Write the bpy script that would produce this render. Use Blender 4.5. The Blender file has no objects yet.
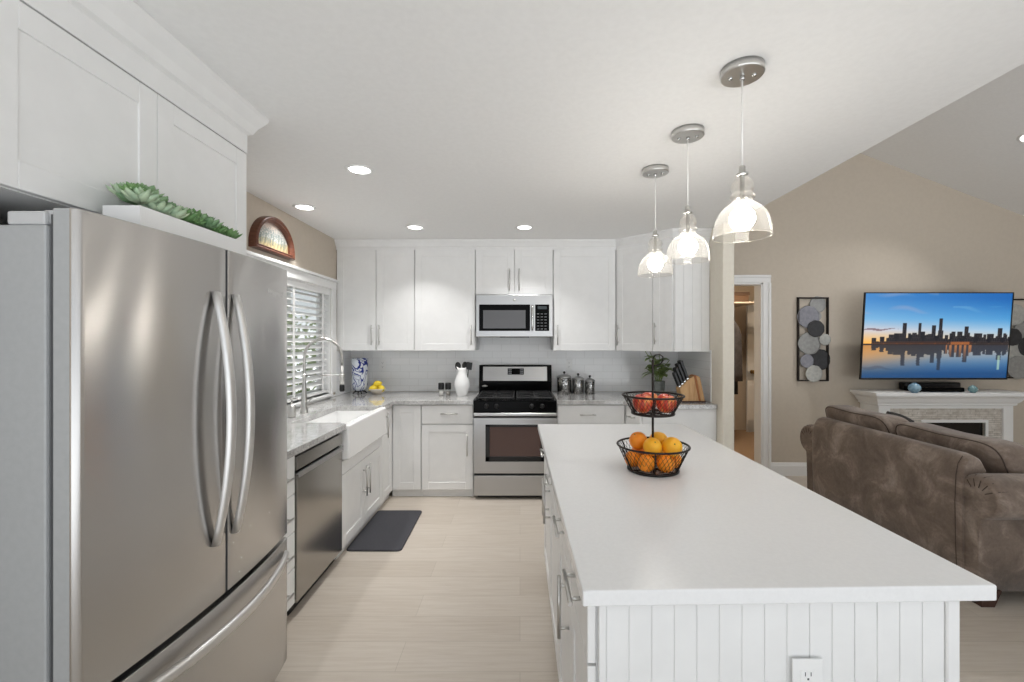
import bpy, bmesh, math, random
from mathutils import Vector, Matrix
random.seed(7)
SC = bpy.context.scene
COL = SC.collection
PI = math.pi

# ------------------------------------------------------------------ camera, world, exposure
cam_data = bpy.data.cameras.new('camera')
cam = bpy.data.objects.new('camera', cam_data)
COL.objects.link(cam)
cam.location = (0, 0, 1.47)
cam.rotation_euler = (PI / 2, 0, 0)
cam_data.sensor_width = 36
cam_data.lens = 440 / 1024 * 36
cam_data.shift_x = -8 / 1024
cam_data.shift_y = -1 / 1024
cam_data.clip_start = 0.05
SC.camera = cam

world = bpy.data.worlds.new('daylight')
SC.world = world
world.use_nodes = True
bgn = world.node_tree.nodes['Background']
bgn.inputs['Strength'].default_value = 1.0
wt = world.node_tree                      # overcast sky above; brighter lower half added to light the ceiling
wtc = wt.nodes.new('ShaderNodeTexCoord'); wsep = wt.nodes.new('ShaderNodeSeparateXYZ'); wramp = wt.nodes.new('ShaderNodeValToRGB'); wmap = wt.nodes.new('ShaderNodeMapRange')
wt.links.new(wtc.outputs['Generated'], wsep.inputs[0]); wt.links.new(wsep.outputs['Z'], wmap.inputs['Value'])
wmap.inputs['From Min'].default_value = -1; wmap.inputs['From Max'].default_value = 1
wt.links.new(wmap.outputs['Result'], wramp.inputs['Fac']); wt.links.new(wramp.outputs['Color'], bgn.inputs['Color'])
LOWER_FILL, SKY = 1.36, 0.47
wramp.color_ramp.elements[0].position = 0.47; wramp.color_ramp.elements[0].color = (LOWER_FILL * 0.955, LOWER_FILL * 0.985, LOWER_FILL * 1.02, 1)
wramp.color_ramp.elements[1].position = 0.53; wramp.color_ramp.elements[1].color = (SKY * 0.92, SKY * 0.98, SKY * 1.03, 1)
SC.view_settings.view_transform = 'Standard'
SC.view_settings.look = 'None'
SC.view_settings.gamma = 1
SC.view_settings.use_curve_mapping = False
SC.view_settings.exposure = 0.81
CAN_WATTS = 2.9        # each recessed ceiling light
BULB_STRENGTH = 24.0   # pendant bulbs

# ------------------------------------------------------------------ helpers
def lin(c):
    c = c / 255.0
    return c / 12.92 if c <= 0.04045 else ((c + 0.055) / 1.055) ** 2.4
def rgb(r, g, b):
    return (lin(r), lin(g), lin(b), 1)

def mat(name, col, rough=0.5, metal=0.0, spec=0.5, emit=None, estr=0.0, coat=0.0):
    m = bpy.data.materials.new(name)
    m.use_nodes = True
    p = m.node_tree.nodes['Principled BSDF']
    p.inputs['Base Color'].default_value = col
    p.inputs['Roughness'].default_value = rough
    p.inputs['Metallic'].default_value = metal
    p.inputs['Specular IOR Level'].default_value = spec
    p.inputs['Coat Weight'].default_value = coat
    if emit:
        p.inputs['Emission Color'].default_value = emit
        p.inputs['Emission Strength'].default_value = estr
    return m
def nd(m, t, **kw):
    n = m.node_tree.nodes.new(t)
    for k, v in kw.items():
        setattr(n, k, v)
    return n
def lk(m, a, b):
    m.node_tree.links.new(a, b)
def pr(m):
    return m.node_tree.nodes['Principled BSDF']
def coords(m, scale=(1, 1, 1), kind='Object', rot=(0, 0, 0)):
    tc = nd(m, 'ShaderNodeTexCoord')
    mp = nd(m, 'ShaderNodeMapping')
    mp.inputs['Scale'].default_value = scale
    mp.inputs['Rotation'].default_value = rot
    lk(m, tc.outputs[kind], mp.inputs['Vector'])
    return mp.outputs['Vector']
def noise(m, vec, scale, detail=3, rough=0.55, dist=0.0):
    n = nd(m, 'ShaderNodeTexNoise')
    n.inputs['Scale'].default_value = scale
    n.inputs['Detail'].default_value = detail
    n.inputs['Roughness'].default_value = rough
    n.inputs['Distortion'].default_value = dist
    lk(m, vec, n.inputs['Vector'])
    return n.outputs['Fac']
def ramp(m, fac, stops, interp='LINEAR'):
    r = nd(m, 'ShaderNodeValToRGB')
    cr = r.color_ramp
    cr.interpolation = interp
    while len(cr.elements) < len(stops):
        cr.elements.new(0.5)
    for e, (p, c) in zip(cr.elements, stops):
        e.position = p
        e.color = c
    lk(m, fac, r.inputs['Fac'])
    return r.outputs['Color']
def bump(m, h, strength=0.2, dist=0.01):
    b = nd(m, 'ShaderNodeBump')
    b.inputs['Strength'].default_value = strength
    b.inputs['Distance'].default_value = dist
    lk(m, h, b.inputs['Height'])
    lk(m, b.outputs['Normal'], pr(m).inputs['Normal'])
def noisy(name, c1, c2, scale, rough=0.5, detail=4, bmp=0.0, bscale=None, stretch=(1, 1, 1), metal=0.0, lo=0.35, hi=0.65, coat=0.0):
    m = mat(name, c1, rough, metal, coat=coat)
    v = coords(m, stretch)
    f = noise(m, v, scale, detail)
    lk(m, ramp(m, f, [(lo, c1), (hi, c2)]), pr(m).inputs['Base Color'])
    if bmp:
        bump(m, noise(m, v, bscale or scale * 3, 3), bmp, 0.004)
    return m

def bm_new():
    return bmesh.new()
def box(bm, a, b, bev=0.0, seg=2, F=None):
    x0, x1 = sorted((a[0], b[0])); y0, y1 = sorted((a[1], b[1])); z0, z1 = sorted((a[2], b[2]))
    t = bmesh.new()
    vs = [t.verts.new((x, y, z)) for x in (x0, x1) for y in (y0, y1) for z in (z0, z1)]
    for q in ((0, 1, 3, 2), (4, 6, 7, 5), (0, 4, 5, 1), (2, 3, 7, 6), (0, 2, 6, 4), (1, 5, 7, 3)):
        t.faces.new([vs[i] for i in q])
    if bev > 0:
        bev = min(bev, 0.45 * min(x1 - x0, y1 - y0, z1 - z0))
        bmesh.ops.bevel(t, geom=list(t.edges), offset=bev, segments=seg, affect='EDGES', profile=0.5, clamp_overlap=True)
    merge(bm, t, F)
def merge(bm, t, F=None):
    m = {}
    for v in t.verts:
        m[v] = bm.verts.new(F(v.co) if F else v.co)
    for f in t.faces:
        try:
            nf = bm.faces.new([m[v] for v in f.verts])
            nf.smooth = f.smooth
            nf.material_index = f.material_index
        except ValueError:
            pass
    t.free()
def frame(o, u, n):
    o, u, n = Vector(o), Vector(u).normalized(), Vector(n).normalized()
    z = Vector((0, 0, 1))
    return lambda c: o + u * c[0] + z * c[1] + n * c[2]      # (u, height, outwards)
def tube(bm, pts, r, seg=10, closed=False, smooth=True, radii=None, caps=True):
    pts = [Vector(p) for p in pts]
    n = len(pts)
    rings = []
    up = None
    for i, p in enumerate(pts):
        if closed:
            d = pts[(i + 1) % n] - pts[i - 1]
        else:
            d = pts[min(i + 1, n - 1)] - pts[max(i - 1, 0)]
        d.normalize()
        if up is None:
            up = Vector((0, 0, 1)) if abs(d.z) < 0.9 else Vector((1, 0, 0))
        a = (up - d * up.dot(d))
        if a.length < 1e-6:
            a = d.orthogonal()
        a.normalize()
        b = d.cross(a)
        up = a
        rr = radii[i] if radii else r
        rings.append([bm.verts.new(p + a * rr * math.cos(2 * PI * k / seg) + b * rr * math.sin(2 * PI * k / seg)) for k in range(seg)])
    for i in range(n if closed else n - 1):
        A, B = rings[i], rings[(i + 1) % n]
        off = 0
        if closed and i == n - 1:
            off = min(range(seg), key=lambda s: (A[0].co - B[s].co).length)
        for k in range(seg):
            f = bm.faces.new((A[k], A[(k + 1) % seg], B[(k + 1 + off) % seg], B[(k + off) % seg]))
            f.smooth = smooth
    if not closed and caps:
        bm.faces.new(rings[0][::-1]); bm.faces.new(rings[-1])
def lathe(bm, prof, c=(0, 0, 0), seg=32, smooth=True, axis=None):
    c = Vector(c)
    Q = Vector((0, 0, 1)).rotation_difference(Vector(axis)) if axis is not None else None
    rings = []
    for r, z in prof:
        if r < 1e-6:
            q = Vector((0, 0, z)); q = Q @ q if Q else q
            rings.append([bm.verts.new(c + q)])
        else:
            ring = []
            for k in range(seg):
                q = Vector((r * math.cos(2 * PI * k / seg), r * math.sin(2 * PI * k / seg), z))
                q = Q @ q if Q else q
                ring.append(bm.verts.new(c + q))
            rings.append(ring)
    for A, B in zip(rings, rings[1:]):
        for k in range(seg):
            k2 = (k + 1) % seg
            if len(A) == 1 and len(B) == 1:
                continue
            if len(A) == 1:
                f = bm.faces.new((A[0], B[k], B[k2]))
            elif len(B) == 1:
                f = bm.faces.new((A[k], A[k2], B[0]))
            else:
                f = bm.faces.new((A[k], A[k2], B[k2], B[k]))
            f.smooth = smooth
def disc_cap(prof):
    """close a lathe profile at both ends"""
    return [(0, prof[0][1])] + list(prof) + [(0, prof[-1][1])]
def prism(bm, pts, z0, z1, F=None, smooth=False):
    """polygon (x, y) pulled from z0 to z1, through F when given"""
    g = F or (lambda c: Vector(c))
    lo = [bm.verts.new(g((p[0], p[1], z0))) for p in pts]
    hi = [bm.verts.new(g((p[0], p[1], z1))) for p in pts]
    n = len(pts)
    bm.faces.new(lo[::-1]); bm.faces.new(hi)
    for i in range(n):
        f = bm.faces.new((lo[i], lo[(i + 1) % n], hi[(i + 1) % n], hi[i]))
        f.smooth = smooth
def sweep(bm, path, prof, closed=False):
    """cross-section [(offset to the right of the path, z)] carried along a flat path [(x, y)] with mitred corners"""
    P = [Vector((p[0], p[1])) for p in path]
    n = len(P)
    rings = []
    for i in range(n):
        d1 = (P[i] - P[i - 1]) if (closed or i > 0) else (P[1] - P[0])
        d2 = (P[(i + 1) % n] - P[i]) if (closed or i < n - 1) else d1
        d1 = d1.normalized(); d2 = d2.normalized()
        n1 = Vector((d1.y, -d1.x)); n2 = Vector((d2.y, -d2.x))
        m = (n1 + n2)
        m = m / max(0.2, m.dot(n1))
        rings.append([bm.verts.new((P[i].x + m.x * o, P[i].y + m.y * o, z)) for o, z in prof])
    k = len(prof)
    for i in range(n if closed else n - 1):
        A, B = rings[i], rings[(i + 1) % n]
        for j in range(k):
            bm.faces.new((A[j], A[(j + 1) % k], B[(j + 1) % k], B[j]))
    if not closed:
        bm.faces.new(rings[0]); bm.faces.new(rings[-1][::-1])
def sphere(bm, c, r, sc=(1, 1, 1), seg=20, rings=12):
    prof = [(r * math.sin(PI * i / rings), -r * math.cos(PI * i / rings)) for i in range(rings + 1)]
    t = bmesh.new()
    lathe(t, prof, (0, 0, 0), seg)
    c = Vector(c)
    merge(bm, t, lambda v: c + Vector((v.x * sc[0], v.y * sc[1], v.z * sc[2])))

def tag(o, label=None, cat=None, group=None, kind=None):
    if label: o['label'] = label
    if cat: o['category'] = cat
    if group: o['group'] = group
    if kind: o['kind'] = kind
    return o
def thing(name, label, cat, loc=(0, 0, 0), group=None, kind=None):
    o = bpy.data.objects.new(name, None)
    o.empty_display_size = 0.05
    COL.objects.link(o)
    o.location = loc
    return tag(o, label, cat, group, kind)
def root_loc(p):
    while p.parent:
        p = p.parent
    return Vector(p.location)
def obj(name, bm, m, parent=None, bevel=0.0, seg=2, subsurf=0, smooth=None, normals=True, at=None):
    if normals:
        bmesh.ops.recalc_face_normals(bm, faces=list(bm.faces))
    org = root_loc(parent) if parent else Vector(at) if at is not None else Vector((0, 0, 0))
    for v in bm.verts:
        v.co -= org
    if smooth is not None:
        for f in bm.faces:
            f.smooth = smooth
    me = bpy.data.meshes.new(name)
    bm.to_mesh(me)
    bm.free()
    for mm in (m if isinstance(m, (list, tuple)) else [m]):
        me.materials.append(mm)
    o = bpy.data.objects.new(name, me)
    COL.objects.link(o)
    if parent:
        o.parent = parent
    else:
        o.location = org
    if bevel:
        b = o.modifiers.new('bevel', 'BEVEL')
        b.width = bevel; b.segments = seg; b.limit_method = 'ANGLE'; b.angle_limit = math.radians(35)
    if subsurf:
        s = o.modifiers.new('subdivision', 'SUBSURF')
        s.levels = subsurf; s.render_levels = subsurf
    return o
def struct(name, bm, m, label, cat, **kw):
    return tag(obj(name, bm, m, None, **kw), label, cat, None, 'structure')
def copy_tree(o, parent=None):
    c = o.copy(); COL.objects.link(c)
    if parent: c.parent = parent
    for ch in list(o.children):
        copy_tree(ch, c)
    return c

# ------------------------------------------------------------------ materials
M = {}
M['ceiling'] = noisy('ceiling_paint', rgb(240, 240, 239), rgb(237, 237, 236), 40, 0.9, bmp=0.05, bscale=160)
M['wall_beige'] = noisy('beige_wall_paint', rgb(202, 191, 176), rgb(199, 188, 173), 30, 0.85, bmp=0.05, bscale=140)
M['wall_cream'] = noisy('cream_wall_paint', rgb(232, 226, 212), rgb(229, 222, 208), 30, 0.85, bmp=0.05, bscale=140)
M['white'] = noisy('white_cabinet_paint', rgb(236, 236, 235), rgb(233, 233, 232), 12, 0.38)
M['trim'] = mat('white_trim_paint', rgb(238, 238, 237), 0.4)
M['island_top'] = noisy('white_quartz', rgb(234, 234, 234), rgb(231, 231, 231), 90, 0.25)
M['ceramic'] = mat('white_ceramic', rgb(243, 243, 242), 0.12)
M['nickel'] = mat('brushed_nickel', rgb(205, 204, 201), 0.3, 1.0)
M['chrome'] = mat('polished_chrome', rgb(205, 205, 205), 0.14, 1.0)
M['black'] = mat('black_plastic', rgb(16, 16, 17), 0.35)
M['black_gloss'] = mat('black_enamel', rgb(5, 5, 6), 0.2, spec=0.08)
M['iron'] = mat('cast_iron', rgb(24, 24, 25), 0.55)
M['wire'] = mat('dark_bronze_wire', rgb(42, 36, 33), 0.45, 0.6)
M['grey_side'] = noisy('grey_fridge_side', rgb(168, 170, 171), rgb(164, 166, 167), 60, 0.45)
M['grey_plastic'] = mat('light_grey_plastic', rgb(188, 189, 190), 0.45)
M['dark_seal_and_gap'] = mat('dark_grey_gasket_and_gap_shade', rgb(78, 79, 81), 0.6)
M['screen_glass'] = mat('oven_glass_reflection_tint', rgb(92, 72, 67), 0.08)  # brown tone stands in for what the oven window reflects
M['glass_dark'] = mat('microwave_glass', rgb(86, 86, 88), 0.08)
M['mat'] = noisy('charcoal_mat', rgb(54, 54, 60), rgb(60, 60, 66), 90, 0.75, bmp=0.25, bscale=240)
M['dark_wood'] = noisy('dark_wood', rgb(56, 30, 22), rgb(72, 40, 28), 14, 0.4, stretch=(1, 1, 6))
M['frame_wood'] = noisy('mahogany', rgb(88, 50, 36), rgb(112, 68, 50), 10, 0.3, stretch=(3, 3, 12))
M['leaf'] = noisy('succulent_green', rgb(104, 142, 100), rgb(150, 180, 138), 24, 0.5)
M['leaf_pale'] = noisy('succulent_pale', rgb(158, 186, 156), rgb(196, 212, 178), 24, 0.5)
M['leaf_bright'] = noisy('succulent_bright', rgb(84, 130, 76), rgb(122, 160, 100), 24, 0.5)
M['soil'] = noisy('dark_soil', rgb(48, 42, 34), rgb(76, 68, 54), 90, 0.95, bmp=0.6)
M['plant_leaf'] = noisy('herb_leaf', rgb(100, 124, 66), rgb(150, 168, 104), 20, 0.5)
M['black_fabric'] = noisy('charcoal_cloth', rgb(40, 38, 38), rgb(60, 57, 56), 80, 0.9)

def steel(name, col, rough, along):
    m = mat(name, col, rough, 1.0)
    st = {'z': (220, 220, 1.2), 'y': (220, 1.2, 220), 'x': (1.2, 220, 220)}[along]
    v = coords(m, st)
    f = noise(m, v, 1.0, 2)
    mr = nd(m, 'ShaderNodeMapRange')
    mr.inputs['To Min'].default_value = rough - 0.003
    mr.inputs['To Max'].default_value = rough + 0.004
    lk(m, f, mr.inputs['Value'])
    lk(m, mr.outputs['Result'], pr(m).inputs['Roughness'])
    return m
M['steel'] = steel('brushed_steel', rgb(200, 198, 196), 0.26, 'z')
def stretched(m, amount):
    """grain that draws reflections out vertically"""
    t = nd(m, 'ShaderNodeTangent'); t.direction_type = 'RADIAL'; t.axis = 'Z'
    lk(m, t.outputs['Tangent'], pr(m).inputs['Tangent'])
    pr(m).inputs['Anisotropic'].default_value = amount
    pr(m).inputs['Anisotropic Rotation'].default_value = 0.25
stretched(M['steel'], 0.9)
M['steel_h'] = steel('brushed_steel_level', rgb(184, 184, 184), 0.3, 'x')
M['steel_dw'] = steel('brushed_steel_dishwasher', rgb(168, 165, 160), 0.2, 'y')
M['handle_steel'] = mat('satin_handle_metal', rgb(222, 221, 219), 0.42, 1.0)

def granite():
    m = mat('grey_granite', rgb(160, 160, 160), 0.12, coat=0.6)
    v = coords(m)
    a = noise(m, v, 130, 5, 0.75)
    b = noise(m, v, 18, 4, 0.6, 0.6)
    mx = nd(m, 'ShaderNodeMix', data_type='RGBA', blend_type='MULTIPLY')
    mx.inputs[0].default_value = 0.8
    lk(m, ramp(m, a, [(0.3, rgb(106, 105, 104)), (0.45, rgb(192, 191, 190)), (0.62, rgb(224, 223, 222))]), mx.inputs[6])
    lk(m, ramp(m, b, [(0.3, rgb(196, 195, 193)), (0.65, rgb(248, 248, 247))]), mx.inputs[7])
    lk(m, mx.outputs[2], pr(m).inputs['Base Color'])
    return m
M['granite'] = granite()
def planks():
    m = mat('pale_oak_planks', rgb(214, 203, 188), 0.42)
    v = coords(m)
    bk = nd(m, 'ShaderNodeTexBrick')
    bk.offset = 0.37; bk.offset_frequency = 2
    bk.inputs['Scale'].default_value = 1
    bk.inputs['Brick Width'].default_value = 1.5
    bk.inputs['Row Height'].default_value = 0.195
    bk.inputs['Mortar Size'].default_value = 0.0016
    bk.inputs['Mortar Smooth'].default_value = 0.3
    bk.inputs['Bias'].default_value = 0.0
    bk.inputs['Color1'].default_value = rgb(199, 190, 179)
    bk.inputs['Color2'].default_value = rgb(190, 180, 168)
    bk.inputs['Mortar'].default_value = rgb(176, 167, 155)
    lk(m, v, bk.inputs['Vector'])
    g = noise(m, coords(m, (1.6, 26, 1)), 2.2, 5, 0.62, 0.5)
    mx = nd(m, 'ShaderNodeMix', data_type='RGBA', blend_type='MULTIPLY')
    mx.inputs[0].default_value = 0.85
    lk(m, bk.outputs['Color'], mx.inputs[6])
    lk(m, ramp(m, g, [(0.3, rgb(238, 234, 229)), (0.62, rgb(254, 254, 253))]), mx.inputs[7])
    lk(m, mx.outputs[2], pr(m).inputs['Base Color'])
    bump(m, bk.outputs['Fac'], -0.15, 0.002)
    return m
M['floor'] = planks()
def tiles():
    m = mat('white_subway_tile', rgb(232, 233, 233), 0.12)
    v = coords(m, (1, 1, 1), rot=(PI / 2, 0, 0))
    bk = nd(m, 'ShaderNodeTexBrick')
    bk.inputs['Scale'].default_value = 1
    bk.inputs['Brick Width'].default_value = 0.2
    bk.inputs['Row Height'].default_value = 0.075
    bk.inputs['Mortar Size'].default_value = 0.0022
    bk.inputs['Mortar Smooth'].default_value = 0.6
    bk.inputs['Color1'].default_value = rgb(244, 244, 244)
    bk.inputs['Color2'].default_value = rgb(240, 241, 241)
    bk.inputs['Mortar'].default_value = rgb(222, 222, 221)
    lk(m, v, bk.inputs['Vector'])
    lk(m, bk.outputs['Color'], pr(m).inputs['Base Color'])
    bump(m, bk.outputs['Fac'], -0.3, 0.003)
    return m
M['tile'] = tiles()
def clear_glass(name, tint=(1, 1, 1, 1), edge=0.55, low=0.05):
    """thin clear glass: see-through face on, mirror-like at grazing angles"""
    m = bpy.data.materials.new(name)
    m.use_nodes = True
    nt = m.node_tree
    nt.nodes.remove(nt.nodes['Principled BSDF'])
    out = [n for n in nt.nodes if n.type == 'OUTPUT_MATERIAL'][0]
    t = nt.nodes.new('ShaderNodeBsdfTransparent'); t.inputs['Color'].default_value = tint
    g = nt.nodes.new('ShaderNodeBsdfGlossy'); g.inputs['Roughness'].default_value = 0.04
    lw = nt.nodes.new('ShaderNodeLayerWeight'); lw.inputs['Blend'].default_value = 0.35
    mr = nt.nodes.new('ShaderNodeMapRange')
    mr.inputs['To Min'].default_value = low; mr.inputs['To Max'].default_value = edge
    mx = nt.nodes.new('ShaderNodeMixShader')
    nt.links.new(lw.outputs['Facing'], mr.inputs['Value'])
    nt.links.new(mr.outputs['Result'], mx.inputs['Fac'])
    nt.links.new(t.outputs[0], mx.inputs[1]); nt.links.new(g.outputs[0], mx.inputs[2])
    nt.links.new(mx.outputs[0], out.inputs['Surface'])
    return m
M['glass'] = clear_glass('clear_glass', (0.97, 0.97, 0.96, 1))
M['shade_glass'] = clear_glass('clear_shade_glass', (0.985, 0.97, 0.945, 1), 0.6, 0.008)
nt_ = M['shade_glass'].node_tree          # faintly seeded glass that catches the bulb's light
tl_ = nt_.nodes.new('ShaderNodeBsdfTranslucent'); tl_.inputs['Color'].default_value = (0.95, 0.93, 0.88, 1)
ms_ = nt_.nodes.new('ShaderNodeMixShader'); ms_.inputs['Fac'].default_value = 0.06
out_ = [n for n in nt_.nodes if n.type == 'OUTPUT_MATERIAL'][0]
src_ = out_.inputs['Surface'].links[0].from_socket
nt_.links.new(src_, ms_.inputs[1]); nt_.links.new(tl_.outputs[0], ms_.inputs[2]); nt_.links.new(ms_.outputs[0], out_.inputs['Surface'])
M['window_glass'] = clear_glass('window_glass', (0.98, 0.99, 0.98, 1), 0.3)
M['bulb'] = mat('lit_bulb', rgb(255, 240, 215), 0.4, emit=(1.0, 0.96, 0.90, 1), estr=BULB_STRENGTH)
M['can_lens'] = mat('lit_lens', rgb(255, 255, 250), 0.4, emit=(1.0, 0.985, 0.96, 1), estr=6.0)
def attr_mat(name, emit=0.0, rough=0.4):
    m = mat(name, (0.5, 0.5, 0.5, 1), rough)
    a = nd(m, 'ShaderNodeAttribute', attribute_name='picture')
    if emit:
        pr(m).inputs['Base Color'].default_value = (0.01, 0.01, 0.01, 1)
        lk(m, a.outputs['Color'], pr(m).inputs['Emission Color'])
        pr(m).inputs['Emission Strength'].default_value = emit
    else:
        lk(m, a.outputs['Color'], pr(m).inputs['Base Color'])
    return m

# ------------------------------------------------------------------ the room
XL, YB, ZC = -1.84, 4.78, 2.47       # left wall face, back wall face, kitchen ceiling
XE = 1.82                            # where the flat kitchen ceiling ends
YR = -1.0                            # how far the room is built behind the camera
def slope_z(x):
    return 3.48 - 0.384 * (x - 3.748)

b = bm_new(); box(b, (-1.96, YR, -0.1), (6.6, YB + 0.12, 0))
struct('floor', b, M['floor'], 'pale oak plank floor running through kitchen and living room', 'floor')
b = bm_new(); box(b, (-1.96, YR, ZC), (XE, YB + 0.12, ZC + 0.1))
struct('ceiling', b, M['ceiling'], 'flat white kitchen ceiling with recessed lights', 'ceiling')
b = bm_new()
F = frame((0, YR, 0), (1, 0, 0), (0, 1, 0))
prism(b, [(XE - 0.08, slope_z(XE - 0.08)), (6.7, slope_z(6.7)), (6.7, slope_z(6.7) + 0.1), (XE - 0.08, slope_z(XE - 0.08) + 0.1)], 0, YB + 0.12 - YR, F)
struct('ceiling_vaulted', b, M['ceiling'], 'sloping white vaulted ceiling over the living room', 'ceiling')
b = bm_new(); box(b, (XE - 0.08, YR, ZC + 0.1), (XE, YB, slope_z(XE)))
struct('wall_upper', b, M['wall_beige'], 'wall above the edge of the kitchen ceiling, on the living room side', 'wall')
# back wall with the closet doorway
DX0, DX1, DZ = 1.93, 2.63, 2.09
b = bm_new()
box(b, (-1.96, YB, 0), (DX0, YB + 0.12, 4.5))
box(b, (DX1, YB, 0), (6.7, YB + 0.12, 4.5))
box(b, (DX0, YB, DZ), (DX1, YB + 0.12, 4.5))
struct('wall_back', b, M['wall_beige'], 'beige back wall behind the kitchen run and the television', 'wall')
# left wall with the kitchen window
WY0, WY1, WZ0, WZ1 = 2.82, 4.27, 0.955, 1.965
b = bm_new()
box(b, (XL - 0.12, YR, 0), (XL, WY0, ZC)); box(b, (XL - 0.12, WY1, 0), (XL, YB, ZC))
box(b, (XL - 0.12, WY0, 0), (XL, WY1, WZ0)); box(b, (XL - 0.12, WY0, WZ1), (XL, WY1, ZC))
struct('wall_left', b, M['wall_beige'], 'beige left wall with the kitchen window over the sink', 'wall')
b = bm_new(); box(b, (XL, 0.78, 0), (-1.30, 0.94, ZC))  # out-of-view stub, added to keep light off the space above the refrigerator
struct('wall_shade_stub', b, M['wall_beige'], 'unseen short wall added to block light from the refrigerator alcove', 'wall')
b = bm_new(); box(b, (1.72, 3.73, 0), (XE, YB, ZC), 0.012, 3)
struct('wall_wing', b, M['wall_cream'], 'short cream wing wall ending the kitchen run beside the closet doorway', 'wall')
b = bm_new()
box(b, (6.6, YR, 0), (6.7, YB, 2.5))
struct('wall_right', b, M['wall_beige'], 'beige right wall of the living room at the low end of the vaulted ceiling', 'wall')
# tile backsplash on the back wall and on the wing wall
b = bm_new()
box(b, (XL, YB - 0.008, 0.912), (1.72, YB, 1.5))
struct('trim_1', b, M['tile'], 'white glossy subway tile backsplash on the back wall', 'backsplash')
b = bm_new(); box(b, (XL, 4.376, 0.912), (XL + 0.008, YB - 0.009, 1.362)); box(b, (XL, 1.95, 0.912), (XL + 0.008, WY0 - 0.065, 1.362)); box(b, (XL, WY0 - 0.065, 0.912), (XL + 0.008, 4.376, WZ0 - 0.026))
struct('trim_4', b, M['tile'], 'white tile on the left wall around the kitchen window', 'backsplash')
b = bm_new(); box(b, (1.712, 3.95, 0.912), (1.72, YB - 0.009, 1.38))
struct('trim_2', b, M['tile'], 'white tile backsplash on the side of the wing wall behind the knife block', 'backsplash')

# doorway casing, baseboards
b = bm_new()
for s, x in ((-1, DX0), (1, DX1)):
    box(b, (x, YB - 0.02, 0), (x + s * 0.085, YB, DZ + 0.0), 0.004)
    box(b, (x + s * 0.055, YB - 0.032, 0), (x + s * 0.085, YB, DZ + 0.0), 0.006)
    box(b, (x - s * 0.018, YB - 0.01, 0), (x, YB + 0.13, DZ), 0.002)
box(b, (DX0 - 0.085, YB - 0.02, DZ), (DX1 + 0.085, YB, DZ + 0.08), 0.004)
box(b, (DX0 - 0.085, YB - 0.032, DZ + 0.055), (DX1 + 0.085, YB, DZ + 0.085), 0.006)
box(b, (DX0, YB - 0.01, DZ - 0.018), (DX1, YB + 0.13, DZ), 0.002)
struct('door_1', b, M['trim'], 'white door casing around the closet doorway', 'door casing')
b = bm_new()
sweep(b, [(DX1 + 0.085, YB), (6.6, YB)], [(0, 0), (0.016, 0), (0.016, 0.105), (0.011, 0.118), (0.008, 0.135), (0, 0.14)])
struct('baseboard_back', b, M['trim'], 'white baseboard along the living room back wall', 'baseboard')
b = bm_new()
sweep(b, [(XE, YB), (XE, 3.73), (1.72, 3.73)][::-1], [(0, 0), (0.016, 0), (0.016, 0.105), (0.008, 0.135), (0, 0.14)])
struct('baseboard_wing', b, M['trim'], 'white baseboard around the foot of the wing wall', 'baseboard')

# closet beyond the doorway
M['closet_wall'] = mat('closet_wall_paint', rgb(206, 190, 170), 0.85)
M['carpet'] = noisy('tan_carpet', rgb(150, 122, 96), rgb(176, 148, 120), 160, 0.95, bmp=0.5)
b = bm_new(); box(b, (1.84, YB + 0.12, -0.1), (4.6, 7.3, 0.0))
struct('floor_closet', b, M['carpet'], 'tan carpet floor of the closet', 'floor')
b = bm_new(); box(b, (1.84, YB + 0.12, 2.45), (4.6, 7.3, 2.55))
struct('ceiling_closet', b, M['ceiling'], 'white ceiling of the closet', 'ceiling')
b = bm_new(); box(b, (1.84, 7.2, 0), (4.6, 7.3, 2.45)); box(b, (4.5, YB + 0.12, 0), (4.6, 7.2, 2.45)); box(b, (1.84, YB + 0.12, 0), (1.94, 7.2, 2.45))
struct('wall_closet', b, M['closet_wall'], 'tan walls inside the closet', 'wall')

# window: casing, sill, sashes, glass
b = bm_new()
cw = 0.062
box(b, (XL, WY0 - cw, WZ0), (XL + 0.018, WY0, WZ1), 0.004)
box(b, (XL, WY1, WZ0), (XL + 0.018, 4.374, WZ1), 0.004)
box(b, (XL, WY0 - cw, WZ1), (XL + 0.02, 4.374, WZ1 + 0.075), 0.004)
box(b, (XL, WY0 - cw - 0.02, WZ1 + 0.075), (XL + 0.04, 4.374, WZ1 + 0.1), 0.006)
box(b, (XL - 0.12, WY0, WZ0 - 0.0), (XL - 0.105, WY1, WZ1)) if False else None
for y in (WY0, WY1 - 0.012):
    box(b, (XL - 0.12, y, WZ0), (XL, y + 0.012, WZ1))
box(b, (XL - 0.12, WY0, WZ1 - 0.012), (XL, WY1, WZ1))
win = struct('window_1', b, M['trim'], 'white casing of the kitchen window over the sink', 'window')
b = bm_new(); box(b, (XL - 0.12, WY0, WZ0 - 0.025), (XL + 0.03, WY1 + 0.0, WZ0), 0.006)
obj('sill', b, M['trim'], win)
b = bm_new()
ym = (WY0 + WY1) / 2
for y0, y1 in ((WY0 + 0.012, ym), (ym, WY1 - 0.012)):
    for a, c in (((y0, WZ0), (y0 + 0.04, WZ1)), ((y1 - 0.04, WZ0), (y1, WZ1)), ((y0, WZ0), (y1, WZ0 + 0.045)), ((y0, WZ1 - 0.045), (y1, WZ1))):
        box(b, (XL - 0.115, a[0], a[1]), (XL - 0.085, c[0], c[1]), 0.004)
obj('sash', b, M['trim'], win)
b = bm_new()
for y0, y1 in ((WY0 + 0.05, ym - 0.038), (ym + 0.038, WY1 - 0.05)):
    box(b, (XL - 0.103, y0, WZ0 + 0.043), (XL - 0.098, y1, WZ1 - 0.043))
obj('pane', b, M['window_glass'], win)

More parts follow.
